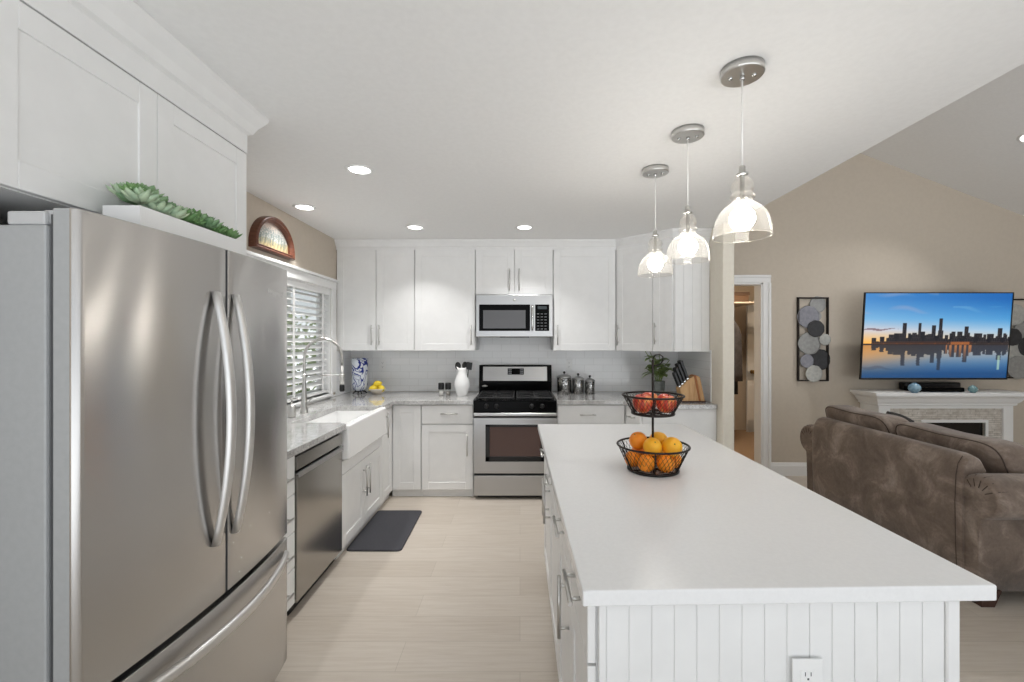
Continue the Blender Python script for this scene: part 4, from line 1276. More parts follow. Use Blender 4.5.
# potted plant in the corner
qx, qy = 1.355, 4.30
r = thing('potted_plant', 'small leafy green plant in a grey pot in the corner beside the knife block', 'plant', (qx, qy, ZW))
b = bm_new(); lathe(b, [(0, ZW), (0.045, ZW), (0.05, ZW + 0.01), (0.06, ZW + 0.15), (0.061, ZW + 0.16), (0.055, ZW + 0.16), (0.052, ZW + 0.14), (0, ZW + 0.14)], (qx, qy, 0), 28)
obj('pot', b, noisy('grey_pot', rgb(96, 100, 98), rgb(120, 124, 120), 20, 0.4), r)
b = bm_new(); lathe(b, disc_cap([(0.052, ZW + 0.13), (0.05, ZW + 0.148)]), (qx, qy, 0), 20); obj('soil', b, M['soil'], r)
rnd = random.Random(21)
b = bm_new(); lf = bm_new()
def leaf(bm, base, d, L, w, droop=0.35):
    d = Vector(d).normalized(); s = d.cross(Vector((0, 0, 1)))
    if s.length < 1e-4: s = Vector((1, 0, 0))
    s.normalize(); u = s.cross(d)
    base = Vector(base); rows = []
    for f, k in ((0, 0.05), (0.2, 0.65), (0.45, 1.0), (0.72, 0.7), (1.0, 0.02)):
        c = base + d * L * f - Vector((0, 0, droop * L * f * f))
        rows.append([bm.verts.new(c - s * w * k + u * w * 0.25 * k), bm.verts.new(c), bm.verts.new(c + s * w * k + u * w * 0.25 * k)])
    for A_, B3 in zip(rows, rows[1:]):
        for j in range(2):
            f_ = bm.faces.new((A_[j], A_[j + 1], B3[j + 1], B3[j])); f_.smooth = True
stems = [(-0.14, -0.02, 0.31), (-0.13, 0.0, 0.14), (-0.08, 0.02, 0.30), (0.0, -0.03, 0.27), (0.05, 0.02, 0.25), (0.1, -0.02, 0.22), (0.13, 0.0, 0.14), (-0.03, 0.05, 0.24), (0.03, -0.05, 0.18), (0.07, 0.04, 0.16), (-0.05, -0.04, 0.20)]
for dx, dy, hgt in stems:
    p0 = Vector((qx + dx * 0.15, qy + dy * 0.15, ZW + 0.145))
    p2 = Vector((qx + dx, qy + dy, ZW + 0.145 + hgt))
    p1 = (p0 + p2) / 2 + Vector((-dx * 0.2, -dy * 0.2, 0.04))
    pts = [p0.lerp(p1, t).lerp(p1.lerp(p2, t), t) for t in (0, 0.25, 0.5, 0.75, 1)]
    tube(b, pts, 0.0035, 6)
    for k in range(6):
        a = rnd.uniform(0, 2 * PI)
        t = rnd.uniform(0.45, 1.0)
        p = pts[min(4, int(t * 4))]
        leaf(lf, p, (math.cos(a), math.sin(a), rnd.uniform(-0.2, 0.7)), rnd.uniform(0.085, 0.125), rnd.uniform(0.03, 0.042))
obj('stems', b, M['plant_leaf'], r); obj('leaves', lf, M['plant_leaf'], r, normals=False)

# knife block
M['block_wood'] = noisy('pale_block_wood', rgb(206, 166, 116), rgb(184, 138, 88), 4, 0.45, stretch=(14, 14, 1.5))
M['block_dark'] = noisy('warm_block_wood', rgb(172, 108, 56), rgb(152, 92, 46), 4, 0.45, stretch=(14, 14, 1.5))
kx, ky = 1.56, 4.0
r = thing('knife_block', 'slanted wooden knife block at the right end of the granite worktop', 'knife block', (kx, ky, ZW))
# silhouette in x-z: leans to the left, slot face looks up and to the left
K = lambda c: Vector((kx + c[0], ky + c[2], ZW + c[1]))
b = bm_new()
prism(b, [(-0.105, 0.012), (0.045, 0.012), (0.0, 0.235), (-0.03, 0.215), (-0.125, 0.125)], -0.055, 0.055, K)
obj('block', b, M['block_wood'], r, bevel=0.004)
b = bm_new(); prism(b, [(0.046, 0.012), (0.062, 0.012), (0.02, 0.245), (0.001, 0.238)], -0.055, 0.055, K); obj('dark_strip', b, M['block_dark'], r, bevel=0.002)
b = bm_new(); prism(b, [(0.063, 0.012), (0.10, 0.012), (0.055, 0.225), (0.022, 0.243)], -0.055, 0.055, K); obj('back_slab', b, M['block_wood'], r, bevel=0.004)
b = bm_new(); box(b, (kx - 0.11, ky - 0.058, ZW), (kx + 0.105, ky + 0.058, ZW + 0.012), 0.002); obj('base', b, M['dark_wood'], r)
words = ['lowest', 'second lowest', 'middle', 'second highest', 'highest']
kn = 0
for i, (s, L) in enumerate(((0.1, 0.14), (0.35, 0.16), (0.6, 0.175), (0.86, 0.18))):
    for j, dyk in enumerate((-0.03, 0.006, 0.036)):
        if i == 0 and j == 2: continue
        p = Vector((-0.125 + 0.095 * s, 0.125 + 0.09 * s, dyk))
        d = Vector((-0.36, 0.93, 0)).normalized()
        c0 = K(p) + Vector((0, 0, 0.001)); dd = Vector((d.x, 0, d.y))
        row = ('in the lowest row', 'in the second row up', 'in the third row up', 'in the top row')[i]
        pos = ('at the front', 'in the middle', 'at the back')[j]
        if i == 0: pos = ('at the front', 'at the back')[j]
        o = thing('kitchen_knife', 'black-handled knife %s of the knife block, %s' % (row, pos), 'knife', tuple(c0), 'knives in the block')
        t = bm_new(); sd = Vector((dd.z, 0, -dd.x)); yy = Vector((0, 1, 0))
        Fk = lambda c, c0=c0, dd=dd, sd=sd: c0 + sd * c[0] + dd * c[1] + yy * c[2]
        prism(t, [(-0.011, 0.012), (0.011, 0.012), (0.012, 0.05), (0.011, L * 0.8), (0.015, L), (-0.010, L), (-0.014, L * 0.8), (-0.012, L * 0.45)], -0.010, 0.010, Fk)
        obj('handle', t, M['black'], o, bevel=0.004)
        t = bm_new(); box(t, (-0.01, 0.0, -0.004), (0.01, 0.013, 0.004), 0.001, 1, Fk)
        obj('bolster', t, M['chrome'], o)

# ------------------------------------------------------------------ two-tier fruit basket on the island
cx, cy = 0.572, 1.895
ZI = 0.9105
r = thing('fruit_basket', 'two-tier dark wire fruit basket standing on the island worktop', 'fruit basket', (cx, cy, ZI))
def ring(b, rad, z, t, n=56):
    tube(b, [(cx + rad * math.cos(2 * PI * k / n), cy + rad * math.sin(2 * PI * k / n), z) for k in range(n)], t, 8, closed=True)
def basket(name, r0, z0, r1, z1):
    b = bm_new(); ring(b, r1, z1, 0.0045); ring(b, r0, z0 + 0.006, 0.006)
    for k in range(6):
        a = 2 * PI * k / 6 + 0.3
        tube(b, [(cx + r0 * math.cos(a), cy + r0 * math.sin(a), z0 + 0.006), (cx + r1 * math.cos(a), cy + r1 * math.sin(a), z1)], 0.003, 6)
    for k in range(3):
        a = 2 * PI * k / 6 + 0.3
        tube(b, [(cx - r0 * math.cos(a), cy - r0 * math.sin(a), z0 + 0.005), (cx + r0 * math.cos(a), cy + r0 * math.sin(a), z0 + 0.005)], 0.003, 6)
    o = obj(name, b, M['wire'], r)
    b = bm_new()
    n, m_ = 44, 6
    for sgn in (-1, 1):
        for k in range(n):
            pts = []
            for j in range(m_ + 1):
                t = j / m_
                a = 2 * PI * (k + sgn * t * 3.0) / n
                rr = r0 + (r1 - r0) * t
                pts.append((cx + rr * math.cos(a), cy + rr * math.sin(a), z0 + 0.006 + (z1 - z0 - 0.006) * t))
            tube(b, pts, 0.0008, 4, caps=False)
    for rr in [r0 * q for q in (0.2, 0.4, 0.6, 0.8)]:
        tube(b, [(cx + rr * math.cos(2 * PI * k / 32), cy + rr * math.sin(2 * PI * k / 32), z0 + 0.005) for k in range(32)], 0.001, 4, closed=True)
    obj('wire_mesh', b, M['wire'], o)
basket('lower_basket', 0.103, ZI, 0.149, 1.018)
basket('upper_basket', 0.086, 1.150, 0.127, 1.232)
b = bm_new(); tube(b, [(cx, cy, ZI + 0.004), (cx, cy, 1.385)], 0.005, 12)
sphere(b, (cx, cy, 1.15), 0.011, (1, 1, 0.8)); lathe(b, disc_cap([(0.016, ZI + 0.003), (0.012, ZI + 0.012), (0.007, ZI + 0.02)]), (cx, cy, 0), 16)
obj('pole', b, M['wire'], r)
b = bm_new()
tube(b, [(cx, cy, 1.375), (cx + 0.001, cy, 1.392), (cx + 0.01, cy, 1.405), (cx + 0.03, cy, 1.408), (cx + 0.043, cy, 1.398), (cx + 0.043, cy, 1.38), (cx + 0.032, cy, 1.366), (cx + 0.012, cy, 1.36), (cx, cy, 1.36)], 0.0026, 8)
obj('ring_handle', b, M['wire'], r)

M['orange'] = noisy('orange_peel', rgb(248, 138, 14), rgb(253, 156, 30), 22, 0.42, bmp=0.35, bscale=190)
M['orange_light'] = noisy('yellow_orange_peel', rgb(254, 176, 26), rgb(255, 190, 44), 22, 0.42, bmp=0.35, bscale=190)
M['stem_green'] = mat('stem_green', rgb(104, 112, 52), 0.7)
def orange(dx, dy, z, rad, m, label, ax):
    o = thing('orange', label, 'orange', (cx + dx, cy + dy, z), 'oranges in the lower basket')
    ax = Vector(ax).normalized()
    prof = []
    for k in range(17):
        a = PI * k / 16
        rr, zz_ = math.sin(a) * rad, -math.cos(a) * rad * 0.96
        if k >= 15: zz_ -= 0.0012 * (k - 14)
        prof.append((rr if 0 < k < 16 else 0, zz_))
    b = bm_new(); lathe(b, prof, (cx + dx, cy + dy, z), 28, axis=ax); obj('peel', b, M[m], o)
    b = bm_new(); lathe(b, [(0, 0), (0.003, 0), (0.0028, 0.0022), (0, 0.0024)], Vector((cx + dx, cy + dy, z)) + ax * (rad * 0.96 - 0.0035), 10, axis=ax); obj('stem_button', b, M['stem_green'], o)
zb = ZI + 0.012
R0 = 0.0365
orange(-0.048, -0.07, zb + R0, R0, 'orange', 'bottom orange behind the wire at the front left of the lower basket', (-0.2, -0.6, 0.7))
orange(0.03, -0.077, zb + R0, R0, 'orange', 'bottom orange behind the wire at the front centre-right of the lower basket', (0.4, -0.5, 0.7))
orange(0.083, -0.015, zb + R0, R0, 'orange', 'bottom orange at the right edge of the lower basket', (0.7, 0, 0.7))
orange(-0.085, 0.0, zb + R0, R0, 'orange', 'bottom orange at the left edge of the lower basket', (-0.8, 0, 0.6))
orange(-0.045, 0.07, zb + R0, R0, 'orange', 'bottom orange hidden at the back left of the lower basket', (0, 0.3, 0.9))
orange(0.04, 0.066, zb + R0, R0, 'orange_light', 'bottom orange at the back right of the lower basket', (0.2, 0.3, 0.9))
orange(-0.056, 0.025, zb + R0 + 0.072, 0.039, 'orange', 'upper orange at the left, deepest coloured and next to the pole', (-0.5, -0.3, 0.8))
orange(-0.017, -0.052, zb + R0 + 0.064, 0.0385, 'orange_light', 'round yellowish upper orange at the front, left of centre', (0.1, -0.7, 0.7))
orange(0.034, 0.028, zb + R0 + 0.072, 0.040, 'orange_light', 'upper orange behind, just right of the pole', (0.3, 0.2, 0.9))
orange(0.066, -0.048, zb + R0 + 0.062, 0.042, 'orange_light', 'large upper orange at the right front, stem towards the viewer', (0.0, -0.85, 0.5))
am = mat('apple_skin', rgb(200, 70, 50), 0.28)
v = coords(am, (1, 1, 0.35))
f = noise(am, v, 26, 4, 0.6, 0.4)
lk(am, ramp(am, f, [(0.34, rgb(172, 34, 32)), (0.5, rgb(206, 72, 46)), (0.58, rgb(226, 132, 72)), (0.68, rgb(238, 190, 110))]), pr(am).inputs['Base Color'])
def apple(dx, dy, z, rad, label, ax):
    o = thing('apple', label, 'apple', (cx + dx, cy + dy, z), 'apples in the upper basket')
    pf = [(0, -0.80), (0.18, -0.88), (0.42, -0.86), (0.70, -0.66), (0.90, -0.32), (1.0, 0.08), (0.97, 0.42), (0.80, 0.72), (0.52, 0.88), (0.26, 0.86), (0.1, 0.74), (0, 0.66)]
    b = bm_new(); lathe(b, [(p * rad, q * rad) for p, q in pf], (cx + dx, cy + dy, z), 28, axis=ax); obj('flesh', b, am, o)
    ax = Vector(ax).normalized(); c = Vector((cx + dx, cy + dy, z))
    b = bm_new(); tube(b, [c + ax * rad * 0.62, c + ax * rad * 0.9, c + ax * rad * 1.12 + Vector((0.004, 0, 0))], 0.0016, 6); obj('stem', b, M['dark_wood'], o)
apple(-0.049, -0.02, 1.199, 0.0425, 'streaky red apple left of the pole in the upper basket', (-0.15, -0.1, 1))
apple(0.049, -0.022, 1.199, 0.0425, 'dark red and yellow apple right of the pole in the upper basket', (0.25, -0.15, 1))
apple(0.0, 0.056, 1.199, 0.041, 'red apple behind the pole in the upper basket', (0.1, 0.3, 1))

# ------------------------------------------------------------------ living room: sofa
def sofa_mat():
    m = mat('brown_suede', rgb(112, 96, 84), 0.75)
    v = coords(m)
    a = noise(m, v, 5, 6, 0.62, 0.8)
    b2 = noise(m, v, 60, 4, 0.7)
    mx = nd(m, 'ShaderNodeMix', data_type='RGBA', blend_type='MULTIPLY'); mx.inputs[0].default_value = 0.6
    lk(m, ramp(m, a, [(0.32, rgb(98, 82, 70)), (0.52, rgb(124, 107, 94)), (0.72, rgb(168, 153, 140))]), mx.inputs[6])
    lk(m, ramp(m, b2, [(0.3, rgb(200, 198, 196)), (0.65, rgb(255, 255, 255))]), mx.inputs[7])
    lk(m, mx.outputs[2], pr(m).inputs['Base Color'])
    pr(m).inputs['Sheen Weight'].default_value = 0.25
    bump(m, b2, 0.25, 0.004)
    return m
M['sofa'] = sofa_mat()
M['piping'] = noisy('dark_brown_piping', rgb(70, 58, 51), rgb(82, 69, 61), 60, 0.8)
SX, SY0, SY1 = 2.50, 2.485, 3.755
r = thing('sofa', 'brown suede two-seat sofa with rolled arms seen from behind', 'sofa', (2.95, 3.12, 0))
def pulled(b, sec, stations, F):
    """section [(a, c)] scaled about its own centre at each station (t, scale)"""
    rings = []
    ca = sum(p[0] for p in sec) / len(sec); cc = sum(p[1] for p in sec) / len(sec)
    for t, s in stations:
        rings.append([b.verts.new(F(Vector((ca + (p[0] - ca) * s, cc + (p[1] - cc) * s, t)))) for p in sec])
    n = len(sec)
    for A_, B3 in zip(rings, rings[1:]):
        for k in range(n):
            f = b.faces.new((A_[k], A_[(k + 1) % n], B3[(k + 1) % n], B3[k])); f.smooth = True
    b.faces.new(rings[0]); b.faces.new(rings[-1][::-1])
b = bm_new()
sec = [(0.0, 0.09), (-0.010, 0.3), (-0.014, 0.55), (-0.008, 0.70), (0.004, 0.765), (0.03, 0.808), (0.07, 0.822), (0.11, 0.80), (0.14, 0.74), (0.2, 0.42), (0.22, 0.09)]
FBk = lambda c: Vector((SX + c.x, c.z, c.y))
def rounded_ends(y0, y1, q=0.05):
    st = []
    for k in range(6):
        a = PI / 2 * k / 5
        st.append((y0 + q * (1 - math.sin(a)), 1 - 0.10 * (1 - math.cos(a - 0) if False else 1 - math.sin(a))))
    st = sorted([(y0 + q * (1 - math.cos(PI / 2 * k / 5)), 0.90 + 0.10 * math.sin(PI / 2 * k / 5)) for k in range(6)])
    en = sorted([(y1 - q * (1 - math.cos(PI / 2 * k / 5)), 0.90 + 0.10 * math.sin(PI / 2 * k / 5)) for k in range(6)])
    return st + [((y0 + y1) / 2, 1.0)] + en
pulled(b, sec, rounded_ends(SY0, SY1), FBk)
bk_ = obj('back', b, M['sofa'], r)
b = bm_new()
for y in (SY0 + 0.03,):
    tube(b, [(SX + p[0] - 0.0005, y, p[1]) for p in sec[:6]], 0.0022, 6)
obj('seam', b, M['piping'], bk_)
# arms: keyhole section in y-z with an overhanging roll, pulled along x
def arm(y, s):
    b = bm_new()
    rc, rr = (0.03, 0.612), 0.12
    roll = [(rc[0] + rr * math.cos(a), rc[1] + rr * math.sin(a)) for a in [math.radians(-72 + k * 18) for k in range(16)]]
    sec = [(-0.10, 0.09), (0.035, 0.09), (0.04, 0.3), (0.045, 0.42), (0.05, 0.485)] + roll + [(-0.10, 0.55), (-0.10, 0.3)]
    Fa = lambda c: Vector((c.z, y + s * c.x, c.y))
    pulled(b, sec, [(SX + 0.012, 0.86), (SX + 0.018, 0.93), (SX + 0.035, 0.98), (SX + 0.06, 1.0), (2.95, 1.0), (3.30, 1.0), (3.35, 0.97), (3.375, 0.86)], Fa)
    o = obj('arm', b, M['sofa'], r)
    b = bm_new()
    for k in range(5):
        a = 0.5 + k * 0.42
        def q(f, x):
            return (x, y + s * (rc[0] + f * math.cos(a)), rc[1] + f * math.sin(a))
        tube(b, [q(0.05, SX + 0.010), q(0.09, SX + 0.0125), q(0.112, SX + 0.028), q(0.1205, SX + 0.07)], 0.004, 6, radii=[0.002, 0.0032, 0.0026, 0.0008])
    obj('pleats', b, M['piping'], o)
arm(SY0 - 0.035, -1)
arm(SY1 + 0.06, 1)
b = bm_new(); box(b, (SX + 0.19, SY0 + 0.02, 0.1), (3.36, SY1 - 0.02, 0.30), 0.02, 3); obj('seat_base', b, M['sofa'], r)
ym_ = (SY0 + SY1) / 2
for y0, y1 in ((SY0 + 0.065, ym_ - 0.004), (ym_ + 0.004, SY1 - 0.045)):
    b = bm_new(); box(b, (SX + 0.23, y0, 0.30), (3.40, y1, 0.46), 0.045, 4); obj('seat_cushion', b, M['sofa'], r, smooth=True)
def cushion(y0, y1, z_lo, rear0, rear1, top0, top1, T=0.24, lean=0.16):
    """plump box cushion; rear0/rear1 and top0/top1: x of the rear face at its top and the height, at the near and the far end"""
    e = 0.36
    sg = lambda c, p: math.copysign(abs(c) ** p, c)
    def place(a, w, h):
        u = (w + 1) / 2; v = (h + 1) / 2
        zt = top0 + (top1 - top0) * u
        rear = rear0 + (rear1 - rear0) * u
        z = z_lo + (zt - z_lo) * v + 0.012 * math.sin(5 * u + 2) * v
        x = rear + T / 2 + a * T / 2 + lean * (1 - v)
        return Vector((x, y0 + (y1 - y0) * u, z))
    b = bm_new()
    nu, nv = 40, 24
    rings = []
    for i in range(nv + 1):
        ph = -PI / 2 + PI * i / nv
        ring_ = []
        for j in range(nu):
            th = 2 * PI * j / nu
            a = sg(math.sin(ph), e)
            w = sg(math.cos(ph), e) * sg(math.cos(th), e)
            h = sg(math.cos(ph), e) * sg(math.sin(th), e)
            if i in (0, nv): w = h = 0
            ring_.append((a, w, h))
        rings.append(ring_)
    vr = [[b.verts.new(place(*rings[0][0]))]] + [[b.verts.new(place(*q)) for q in rr] for rr in rings[1:-1]] + [[b.verts.new(place(*rings[-1][0]))]]
    for A_, B3 in zip(vr, vr[1:]):
        for j in range(nu):
            k = (j + 1) % nu
            if len(A_) == 1: b.faces.new((A_[0], B3[j], B3[k]))
            elif len(B3) == 1: b.faces.new((A_[j], A_[k], B3[0]))
            else: b.faces.new((A_[j], A_[k], B3[k], B3[j]))
    o = obj('back_cushion', b, M['sofa'], r, smooth=True)
    b = bm_new()
    for side in (-0.80, 0.80):
        kq = (1 - abs(side) ** (2 / e)) ** (e / 2)
        tube(b, [place(side, kq * sg(math.cos(2 * PI * k / 60), e), kq * sg(math.sin(2 * PI * k / 60), e)) for k in range(60)], 0.0042, 6, closed=True)
    obj('piping', b, M['piping'], o)
cushion(SY0 - 0.01, ym_ - 0.004, 0.465, 2.68, 2.585, 0.878, 0.915)
cushion(ym_ + 0.004, SY1 + 0.03, 0.465, 2.575, 2.56, 0.915, 0.935)
for x, y in ((SX + 0.075, SY0 - 0.03), (SX + 0.075, SY1 + 0.03), (3.3, SY0 + 0.0), (3.3, SY1 - 0.0)):
    b = bm_new()
    rings = []
    for z, s in ((0.0, 0.036), (0.1, 0.055)):
        rings.append([b.verts.new((x + sx * s, y + sy * s, z)) for sx, sy in ((-1, -1), (1, -1), (1, 1), (-1, 1))])
    for k in range(4):
        b.faces.new((rings[0][k], rings[0][(k + 1) % 4], rings[1][(k + 1) % 4], rings[1][k]))
    b.faces.new(rings[0]); b.faces.new(rings[1])
    obj('foot', b, M['dark_wood'], r)
# small dark cushion showing over the sofa
b = bm_new()
t = bm_new(); sphere(t, (0, 0, 0), 1.0, (1, 1, 1), 32, 20)
for v in t.verts:
    x, y, z = v.co
    q = max(1e-6, math.hypot(x, z))
    k = (q / max(abs(x), abs(z), 1e-6)) ** 0.8 if q > 1e-5 else 1
    v.co = Vector((0.125 * x * k, 0.06 * y, 0.19 * z * k))
Rm = Matrix.Rotation(0.35, 3, 'Y')
merge(b, t, lambda c: Vector((3.085, 3.635, 0.676)) + Rm @ c)
for f in b.faces: f.smooth = True
tag(obj('throw_pillow', b, M['black_fabric'], at=(3.12, 3.635, 0.47)), 'small charcoal pillow whose corner peeks over the far end of the sofa', 'pillow')

# ------------------------------------------------------------------ television
r = thing('television', 'large flat television showing a city skyline at dusk above the mantel', 'television', (4.27, 4.6, 1.06))
tx0, tx1, H_ = 3.505, 5.02, 0.895
tilt = math.radians(4.1)
TF0 = Vector((0, 4.535, 1.062))
TF = lambda c: TF0 + Vector((c[0], 0, 0)) + Vector((0, -math.sin(tilt), math.cos(tilt))) * c[1] + Vector((0, -math.cos(tilt), -math.sin(tilt))) * c[2]
b = bm_new()
box(b, (tx0, 0, -0.018), (tx1, H_, -0.004), 0.004, 2, TF)
for a, c in (((tx0, 0), (tx1, 0.018)), ((tx0, H_ - 0.01), (tx1, H_)), ((tx0, 0), (tx0 + 0.01, H_)), ((tx1 - 0.01, 0), (tx1, H_))):
    box(b, (a[0], a[1], -0.006), (c[0], c[1], 0.004), 0.001, 1, TF)
obj('bezel', b, M['black'], r)
nx, ny = 250, 148
def mixc(a, c, t):
    t = max(0, min(1, t))
    return tuple(a[k] + (c[k] - a[k]) * t for k in range(3))
rt = random.Random(4)
build = []   # (centre, half width, height) in picture units; horizon at 0
for x in [k / 60 for k in range(3, 61)]:
    if x > 0.06:
        build.append((x, 0.0095, rt.uniform(0.06, 0.135) if x > 0.18 else rt.uniform(0.025, 0.065)))
build += [(0.075, 0.016, 0.075), (0.13, 0.015, 0.09), (0.175, 0.016, 0.08), (0.25, 0.04, 0.13), (0.278, 0.014, 0.255), (0.35, 0.016, 0.14), (0.384, 0.012, 0.255), (0.405, 0.018, 0.155), (0.45, 0.02, 0.12), (0.48, 0.014, 0.225),
          (0.527, 0.012, 0.31), (0.527, 0.018, 0.165), (0.57, 0.012, 0.11), (0.615, 0.015, 0.155), (0.66, 0.018, 0.155), (0.703, 0.015, 0.215), (0.72, 0.01, 0.14), (0.785, 0.028, 0.135), (0.87, 0.024, 0.125), (0.935, 0.016, 0.19), (0.975, 0.013, 0.12)]
HOR = 0.398
def skyline(u):
    return max([h for c, w, h in build if abs(u - c) < w] + [0.012])
def sky(u, s):
    """s: 0 at the horizon, 1 at the top"""
    low = mixc((252, 178, 70), (240, 206, 170), u * 1.25)
    mid = mixc((206, 200, 205), (150, 190, 220), u)
    top = mixc((62, 132, 196), (18, 96, 172), u)
    c = mixc(low, mid, s / 0.28) if s < 0.28 else mixc(mid, mixc((120, 176, 218), (74, 150, 206), u), (s - 0.28) / 0.22) if s < 0.5 else mixc(mixc((120, 176, 218), (74, 150, 206), u), top, (s - 0.5) / 0.4)
    n = math.sin(u * 9 + s * 3) * math.sin(s * 23 + u * 6 + math.sin(u * 17))
    if s > 0.6 and n > 0.3 and u < 0.5: c = mixc(c, (150, 160, 196), (n - 0.3) * 0.7)
    if 0.62 < s < 0.75 and u > 0.6 and n > 0.2: c = mixc(c, (120, 176, 214), (n - 0.2) * 0.7)
    if u < 0.24 and abs(s - (0.29 + 0.06 * u) - 0.012 * math.sin(u * 40)) < 0.022 * (1 - abs(u - 0.08) / 0.16): c = mixc(c, (110, 84, 92), 0.75)
    return c
def screen(u, v):
    if v >= HOR:
        h = (v - HOR)
        if h < skyline(u):
            c = (20, 22, 32)
            k = math.sin(u * 410) * math.sin(v * 330)
            if h < 0.03 and k > 0.55: c = (150, 92, 50) if u < 0.75 else (100, 78, 62)
            elif k > 0.8: c = (92, 84, 84)
            if 0.6 < u < 0.73 and h < 0.03: c = mixc(c, (232, 130, 60), 0.55)
            return c
        return sky(u, h / (1 - HOR))
    d = (HOR - v)
    wob = 0.002 * math.sin(d * 200)
    s = min(0.95, d / HOR * 1.0)
    c = mixc(sky(u, s * 0.42), (24, 72, 122), min(1, s * 1.15))
    c = mixc(c, (236, 150, 66), 0.75 * max(0, 1 - u * 1.9) * (1 - s))
    if u < 0.999 and d < skyline(u + wob) * 0.98:
        c = mixc((30, 36, 50), c, 0.08 + 0.3 * (d / 0.31))
        if 0.57 < u < 0.76 and math.sin(u * 190) > 0.0: c = mixc(c, (226, 140, 80), max(0, 0.75 * (1 - d / 0.2)))
    elif d < 0.16:
        c = mixc(c, (70, 76, 92), 0.3 * (1 - d / 0.16))
    if abs(u - 0.937) < 0.007 and 0.13 < d < 0.3: c = mixc(c, (190, 220, 190), 0.6)
    if d < 0.008: c = mixc(c, (60, 44, 34), 0.6)
    return c
b = bm_new(); cl = []
gv = []
for j in range(ny + 1):
    for i in range(nx + 1):
        u, v = i / nx, j / ny
        gv.append(b.verts.new(TF((tx0 + 0.01 + (tx1 - tx0 - 0.02) * u, 0.018 + (H_ - 0.028) * v, -0.002))))
        c = screen(u, v)
        cl.append((lin(c[0]), lin(c[1]), lin(c[2]), 1))
for j in range(ny):
    for i in range(nx):
        a = j * (nx + 1) + i
        b.faces.new((gv[a], gv[a + 1], gv[a + nx + 2], gv[a + nx + 1]))
o = obj('screen', b, attr_mat('lit_screen', 0.62, 0.25), r, normals=False)
at = o.data.color_attributes.new('picture', 'FLOAT_COLOR', 'POINT')
for k, c in enumerate(cl):
    at.data[k].color = c
b = bm_new(); box(b, (4.1, 4.56, 1.3), (4.45, YB - 0.001, 1.6), 0.005); obj('wall_bracket', b, M['black'], r)

# ------------------------------------------------------------------ mantel with electric fireplace
MX0, MX1, MY = 3.58, 5.185, 4.42
stone = mat('stacked_ledgestone', rgb(214, 206, 196), 0.8)
v = coords(stone, (1, 1, 1), rot=(PI / 2, 0, 0))
bk = nd(stone, 'ShaderNodeTexBrick')
bk.inputs['Scale'].default_value = 1; bk.inputs['Brick Width'].default_value = 0.13; bk.inputs['Row Height'].default_value = 0.022; bk.inputs['Mortar Size'].default_value = 0.0016
bk.inputs['Color1'].default_value = rgb(232, 227, 220); bk.inputs['Color2'].default_value = rgb(210, 203, 194); bk.inputs['Mortar'].default_value = rgb(168, 161, 152)
bk.squash = 0.7; bk.squash_frequency = 3
lk(stone, v, bk.inputs['Vector']); 
nf = noise(stone, coords(stone), 28, 4)
mx = nd(stone, 'ShaderNodeMix', data_type='RGBA', blend_type='MULTIPLY'); mx.inputs[0].default_value = 0.7
lk(stone, bk.outputs['Color'], mx.inputs[6]); lk(stone, ramp(stone, nf, [(0.3, rgb(204, 198, 190)), (0.7, rgb(255, 255, 255))]), mx.inputs[7])
lk(stone, mx.outputs[2], pr(stone).inputs['Base Color'])
bump(stone, bk.outputs['Color'], 0.6, 0.012)
r = thing('fireplace_mantel', 'white mantel with stacked stone surround and black electric firebox', 'fireplace', (4.38, 4.6, 0))
b = bm_new()
top = 0.936
# shelf with a stepped crown beneath, carried around the two ends
ins = 0.10
sweep(b, [(MX0 + ins, YB - 0.002), (MX0 + ins, MY + ins), (MX1 - ins, MY + ins), (MX1 - ins, YB - 0.002)],
      [(-0.04, 0.793), (0.0, 0.793), (0.012, 0.803), (0.012, 0.818), (0.03, 0.835), (0.05, 0.872), (0.078, 0.892), (0.085, 0.906), (0.1, 0.908), (0.1, top), (-0.04, top)])
box(b, (MX0 + ins + 0.03, MY + ins + 0.03, top - 0.03), (MX1 - ins - 0.03, YB - 0.002, top - 0.0005))
obj('shelf', b, M['trim'], r)
b = bm_new()
FX = MX0 + ins + 0.01
FX1 = MX1 - ins - 0.01
fy_ = MY + ins + 0.005
sx0, sx1, sz1 = 3.81, 4.975, 0.765
box(b, (FX, fy_, 0), (sx0, YB - 0.003, 0.793), 0.003)
box(b, (sx1, fy_, 0), (FX1, YB - 0.003, 0.793), 0.003)
box(b, (sx0, fy_, sz1), (sx1, YB - 0.003, 0.793), 0.002)
for a, c in ((FX, sx0), (sx1, FX1)):
    box(b, (a - 0.012, fy_ - 0.012, 0), (c + (0.0 if c == sx0 else 0.012), fy_ + 0.05, 0.14), 0.004)
obj('surround', b, M['trim'], r)
fx0, fx1, fz0, fz1 = 4.17, 4.80, 0.16, 0.618
b = bm_new()
for a, c in (((sx0, 0.0), (fx0, sz1)), ((fx1, 0.0), (sx1, sz1)), ((fx0, fz1), (fx1, sz1)), ((fx0, 0.0), (fx1, fz0))):
    box(b, (a[0], fy_ + 0.02, a[1]), (c[0], YB - 0.05, c[1]))
bmesh.ops.remove_doubles(b, verts=b.verts, dist=0.0001)
obj('stone_facing', b, stone, r)
b = bm_new()
w = 0.028
for a, c in (((fx0 - w, fz1), (fx1 + w, fz1 + w)), ((fx0 - w, fz0 - w), (fx1 + w, fz0)), ((fx0 - w, fz0), (fx0, fz1)), ((fx1, fz0), (fx1 + w, fz1))):
    box(b, (a[0], fy_ + 0.008, a[1]), (c[0], fy_ + 0.03, c[1]), 0.002)
obj('firebox_frame', b, M['trim'], r)
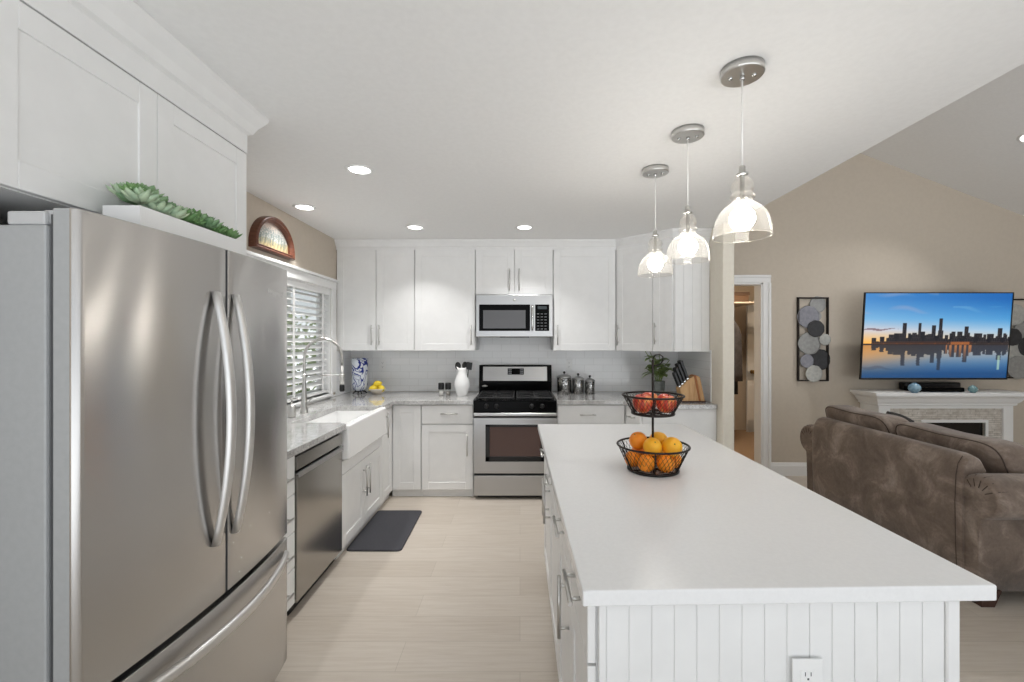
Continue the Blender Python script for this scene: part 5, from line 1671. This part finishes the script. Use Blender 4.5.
b = bm_new(); box(b, (fx0, fy_ + 0.06, fz0), (fx1, YB - 0.06, fz1)); fb = obj('firebox', b, M['black'], r)
b = bm_new(); box(b, (fx0, fy_ + 0.04, fz0), (fx1, fy_ + 0.045, fz1)); obj('glass_front', b, mat('black_glass', rgb(14, 13, 13), 0.15), fb)
# on the shelf
b = bm_new()
r = thing('cable_box', 'black cable box lying under the television on the mantel', 'electronics', (4.29, 4.55, top))
b = bm_new(); box(b, (4.06, 4.49, top + 0.004), (4.54, 4.66, top + 0.048), 0.006); obj('body', b, M['black_gloss'], r)
for x in (4.09, 4.51):
    for y in (4.51, 4.64):
        b = bm_new(); lathe(b, disc_cap([(0.012, top), (0.012, top + 0.006)]), (x, y, 0), 10); obj('foot', b, M['black'], r)
r = thing('soundbar', 'slim black speaker bar behind the cable box under the television', 'speaker', (4.395, 4.7, top))
b = bm_new(); box(b, (4.10, 4.675, top), (4.69, 4.765, top + 0.082), 0.012, 3); sb = obj('body', b, M['black'], r)
b = bm_new(); box(b, (4.115, 4.671, top + 0.012), (4.675, 4.676, top + 0.07), 0.002); obj('grille', b, M['black_fabric'], sb)
bm_ = noisy('blue_glaze', rgb(108, 146, 172), rgb(150, 180, 196), 30, 0.25)
def ball(x, y, rad, label, m):
    o = thing('decorative_ball', label, 'ornament', (x, y, top), 'blue ornaments on the mantel')
    b = bm_new()
    prof = [(0, 0), (rad * 0.45, 0.0)] + [(rad * math.sin(PI * k / 14), rad * 0.95 - rad * 0.95 * math.cos(PI * k / 14)) for k in range(3, 14)] + [(0, rad * 1.9)]
    lathe(b, [(p, top + q) for p, q in prof], (x, y, 0), 28)
    obj('body', b, m, o)
    b = bm_new(); tube(b, [(x + rad * 0.3 * math.cos(2 * PI * k / 16), y + rad * 0.3 * math.sin(2 * PI * k / 16), top + rad * 1.87) for k in range(16)], 0.004, 6, closed=True)
    obj('rim', b, m, o)
ball(3.985, 4.445, 0.052, 'round blue glazed ornament in front of the speaker bar', bm_)
ball(4.585, 4.455, 0.038, 'smaller teal ornament at the end of the cable box', noisy('teal_glaze', rgb(92, 134, 140), rgb(140, 170, 170), 30, 0.25))

# ------------------------------------------------------------------ metal disc wall art
disc_m = {'light': noisy('disc_pale', rgb(196, 196, 190), rgb(178, 178, 174), 30, 0.5, metal=0.3), 'mid': noisy('disc_grey', rgb(150, 150, 148), rgb(166, 166, 164), 30, 0.5, metal=0.3),
          'blue': noisy('disc_bluegrey', rgb(134, 134, 142), rgb(150, 150, 158), 30, 0.5, metal=0.3), 'dark': noisy('disc_charcoal', rgb(56, 56, 58), rgb(66, 66, 68), 30, 0.5, metal=0.3)}
def wall_art(label, X0, X1, Z0_, Z1_, discs):
    r = thing('wall_art', label, 'wall art', ((X0 + X1) / 2, YB, Z0_), 'metal disc wall panels')
    b = bm_new(); t = 0.014
    for a, c in (((X0, Z0_), (X1, Z0_ + t)), ((X0, Z1_ - t), (X1, Z1_)), ((X0, Z0_), (X0 + t, Z1_)), ((X1 - t, Z0_), (X1, Z1_))):
        box(b, (a[0], YB - 0.028, a[1]), (c[0], YB - 0.001, c[1]), 0.001)
    obj('frame', b, M['wire'], r)
    W, H2 = X1 - X0, Z1_ - Z0_
    for u, v_, rad, m, d in discs:
        b = bm_new()
        R_ = rad * W * 1.13
        n = 60
        cx_, cz_ = X0 + u * W, Z0_ + v_ * H2
        rings = []
        for q, dep in ((0.0, -0.0015), (0.55, -0.001), (0.9, 0.0), (1.0, 0.0015)):
            if q == 0:
                rings.append([b.verts.new((cx_, YB - 0.012 - d - dep, cz_))]); continue
            rings.append([b.verts.new((cx_ + R_ * q * (1 + (0.045 * abs(math.sin(9 * PI * k / n)) if q == 1 else 0)) * math.cos(2 * PI * k / n), YB - 0.012 - d - dep, cz_ + R_ * q * (1 + (0.045 * abs(math.sin(9 * PI * k / n)) if q == 1 else 0)) * math.sin(2 * PI * k / n))) for k in range(n)])
        for A_, B3 in zip(rings, rings[1:]):
            for k in range(n):
                if len(A_) == 1: b.faces.new((A_[0], B3[k], B3[(k + 1) % n]))
                else: b.faces.new((A_[k], A_[(k + 1) % n], B3[(k + 1) % n], B3[k]))
        o = obj('disc', b, disc_m[m], r, smooth=True)
        s_ = o.modifiers.new('thickness', 'SOLIDIFY'); s_.thickness = 0.003
D8 = [(0.66, 0.915, 0.23, 'mid', 0.0), (0.33, 0.765, 0.31, 'blue', 0.012), (0.62, 0.775, 0.13, 'mid', 0.006), (0.56, 0.625, 0.235, 'dark', 0.022), (0.36, 0.45, 0.315, 'mid', 0.014), (0.845, 0.495, 0.16, 'light', 0.026),
      (0.70, 0.255, 0.30, 'dark', 0.008), (0.27, 0.24, 0.19, 'blue', 0.020), (0.49, 0.09, 0.235, 'light', 0.024)]
wall_art('tall framed panel of overlapping grey metal discs left of the television', 3.005, 3.338, 1.025, 1.932, D8)
D8b = [(1 - a, c, d, e, f) for a, c, d, e, f in [(0.66, 0.80, 0.26, 'light', 0.012), (0.33, 0.68, 0.27, 'blue', 0.004), (0.75, 0.52, 0.21, 'dark', 0.028), (0.45, 0.60, 0.2, 'mid', 0.009), (0.70, 0.33, 0.27, 'light', 0.016), (0.30, 0.40, 0.25, 'dark', 0.022), (0.60, 0.14, 0.28, 'mid', 0.027), (0.28, 0.12, 0.2, 'light', 0.0)]]
wall_art('framed panel of metal discs partly hidden behind the right edge of the television', 5.215, 5.60, 1.055, 1.915, [(1 - a, c, d, e, f) for a, c, d, e, f in D8b] if False else D8b)

# ------------------------------------------------------------------ closet contents
r = thing('closet_door', 'white panelled door standing inside the closet with a brass knob', 'door', (3.9, 6.95, 0))
FDr = frame((3.62, 7.0, 0.004), (1, 0.12, 0), (0.12, -1, 0))
b = bm_new()
Wd, Hd = 0.76, 2.03
box(b, (0, 0, -0.035), (Wd, Hd, -0.008), 0.002, 1, FDr)
us = [0, 0.11, 0.345, 0.415, 0.65, Wd]
vs_ = [0, 0.2, 0.82, 0.98, 1.56, 1.68, 1.91, Hd]
for k in (0, 2, 4):
    box(b, (us[k], 0, -0.01), (us[k + 1], Hd, 0), 0.003, 1, FDr)
for k in (0, 2, 4, 6):
    box(b, (0, vs_[k], -0.01), (Wd, vs_[k + 1], 0), 0.003, 1, FDr)
for ua, ub in ((us[1], us[2]), (us[3], us[4])):
    for va, vb in ((vs_[1], vs_[2]), (vs_[3], vs_[4]), (vs_[5], vs_[6])):
        box(b, (ua + 0.025, va + 0.025, -0.01), (ub - 0.025, vb - 0.025, -0.002), 0.006, 2, FDr)
obj('leaf', b, M['trim'], r)
b = bm_new(); kp = FDr(Vector((0.07, 0.96, 0.0)))
lathe(b, [(0, 0), (0.03, 0), (0.03, 0.006), (0.012, 0.01), (0.012, 0.035), (0.028, 0.045), (0.03, 0.06), (0.02, 0.07), (0, 0.072)], kp, 20, axis=(0.12, -1, 0))
obj('knob', b, mat('aged_brass', rgb(150, 118, 70), 0.3, 1.0), r)
r = thing('closet_shelf', 'white closet shelf with a hanging rod full of clothes', 'shelf', (2.75, 6.3, 1.85))
b = bm_new(); box(b, (2.45, 6.1, 1.98), (3.36, 7.19, 2.0), 0.002); obj('board', b, M['closet_wall'], r)
b = bm_new(); tube(b, [(2.93, 6.1, 1.88), (2.93, 7.19, 1.88)], 0.012, 12); obj('rod', b, M['nickel'], r)
for y in (6.12, 7.15):
    b = bm_new(); box(b, (2.92, y - 0.008, 1.885), (2.94, y + 0.008, 1.979)); obj('bracket', b, M['trim'], r)
b = bm_new()
box(b, (2.45, 6.1, 0.0), (2.47, 7.19, 1.979)); obj('side_panel', b, M['closet_wall'], r)
garm = [('grey', (70, 66, 66), 0.85, 'dark grey shirt hanging first on the closet rod'), ('black', (30, 29, 31), 1.05, 'black long garment hanging second on the closet rod'),
        ('white', (206, 204, 200), 1.5, 'long white garment hanging third on the closet rod'), ('charcoal', (52, 50, 54), 1.0, 'charcoal jacket hanging fourth on the closet rod'),
        ('beige', (176, 160, 140), 0.85, 'beige shirt hanging fifth on the closet rod'), ('navy', (44, 48, 66), 0.95, 'navy shirt hanging sixth on the closet rod'), ('black', (34, 32, 33), 1.1, 'black coat hanging last on the closet rod')]
for k, (nm, c, L, lab) in enumerate(garm):
    y = 6.2 + k * 0.135
    o = thing('hanging_garment', lab, 'clothes', (2.93, y, 1.88), 'clothes on the closet rod')
    b = bm_new()
    rows = []
    for q in range(9):
        t = q / 8
        half = (0.05 + 0.14 * min(1, t * 6)) + 0.02 * t
        z = 1.80 - 0.06 * min(1, t * 6) - L * t
        ring_ = []
        for a in range(20):
            an = 2 * PI * a / 20
            rr = 1 + 0.12 * t * math.sin(an * 5 + k)
            ring_.append(b.verts.new((2.93 + half * math.cos(an), y + (0.045 * rr) * math.sin(an), z)))
        rows.append(ring_)
    for A_, B3 in zip(rows, rows[1:]):
        for j in range(20):
            f_ = b.faces.new((A_[j], A_[(j + 1) % 20], B3[(j + 1) % 20], B3[j])); f_.smooth = True
    b.faces.new(rows[0]); b.faces.new(rows[-1])
    obj('cloth', b, noisy('cloth_%d' % k, rgb(*c), rgb(*[min(255, int(x * 1.3)) for x in c]), 14, 0.9), o)
    b = bm_new()
    tube(b, [(2.914, y, 1.885), (2.918, y, 1.897), (2.93, y, 1.9), (2.944, y, 1.893), (2.945, y, 1.875), (2.93, y, 1.85), (2.93, y, 1.79)], 0.0025, 6)
    obj('hanger', b, M['iron'], o)
r = thing('storage_box', 'brown box on the shelf in the closet', 'box', (3.2, 6.6, 2.0))
b = bm_new(); box(b, (3.0, 6.4, 2.001), (3.33, 6.8, 2.15), 0.006); obj('body', b, mat('brown_cardboard', rgb(120, 92, 70), 0.8), r)
b = bm_new(); box(b, (2.99, 6.39, 2.12), (3.34, 6.81, 2.17), 0.006); obj('lid', b, mat('brown_card_lid', rgb(96, 74, 58), 0.8), r)
r = thing('closet_fill_lamp', 'unseen round ceiling lamp added to light the closet', 'ceiling lamp', (2.9, 5.6, 2.45))  # fixture out of view, added to brighten the closet
b = bm_new(); lathe(b, disc_cap([(0.13, 2.425), (0.14, 2.43), (0.14, 2.449)]), (2.9, 5.6, 0), 28); obj('base', b, M['nickel'], r)
b = bm_new(); lathe(b, [(0, 2.36), (0.06, 2.368), (0.105, 2.39), (0.125, 2.425)], (2.9, 5.6, 0), 28); obj('dome', b, mat('warm_dome', rgb(255, 230, 190), 0.4, emit=(1.0, 0.86, 0.68, 1), estr=60.0), r)
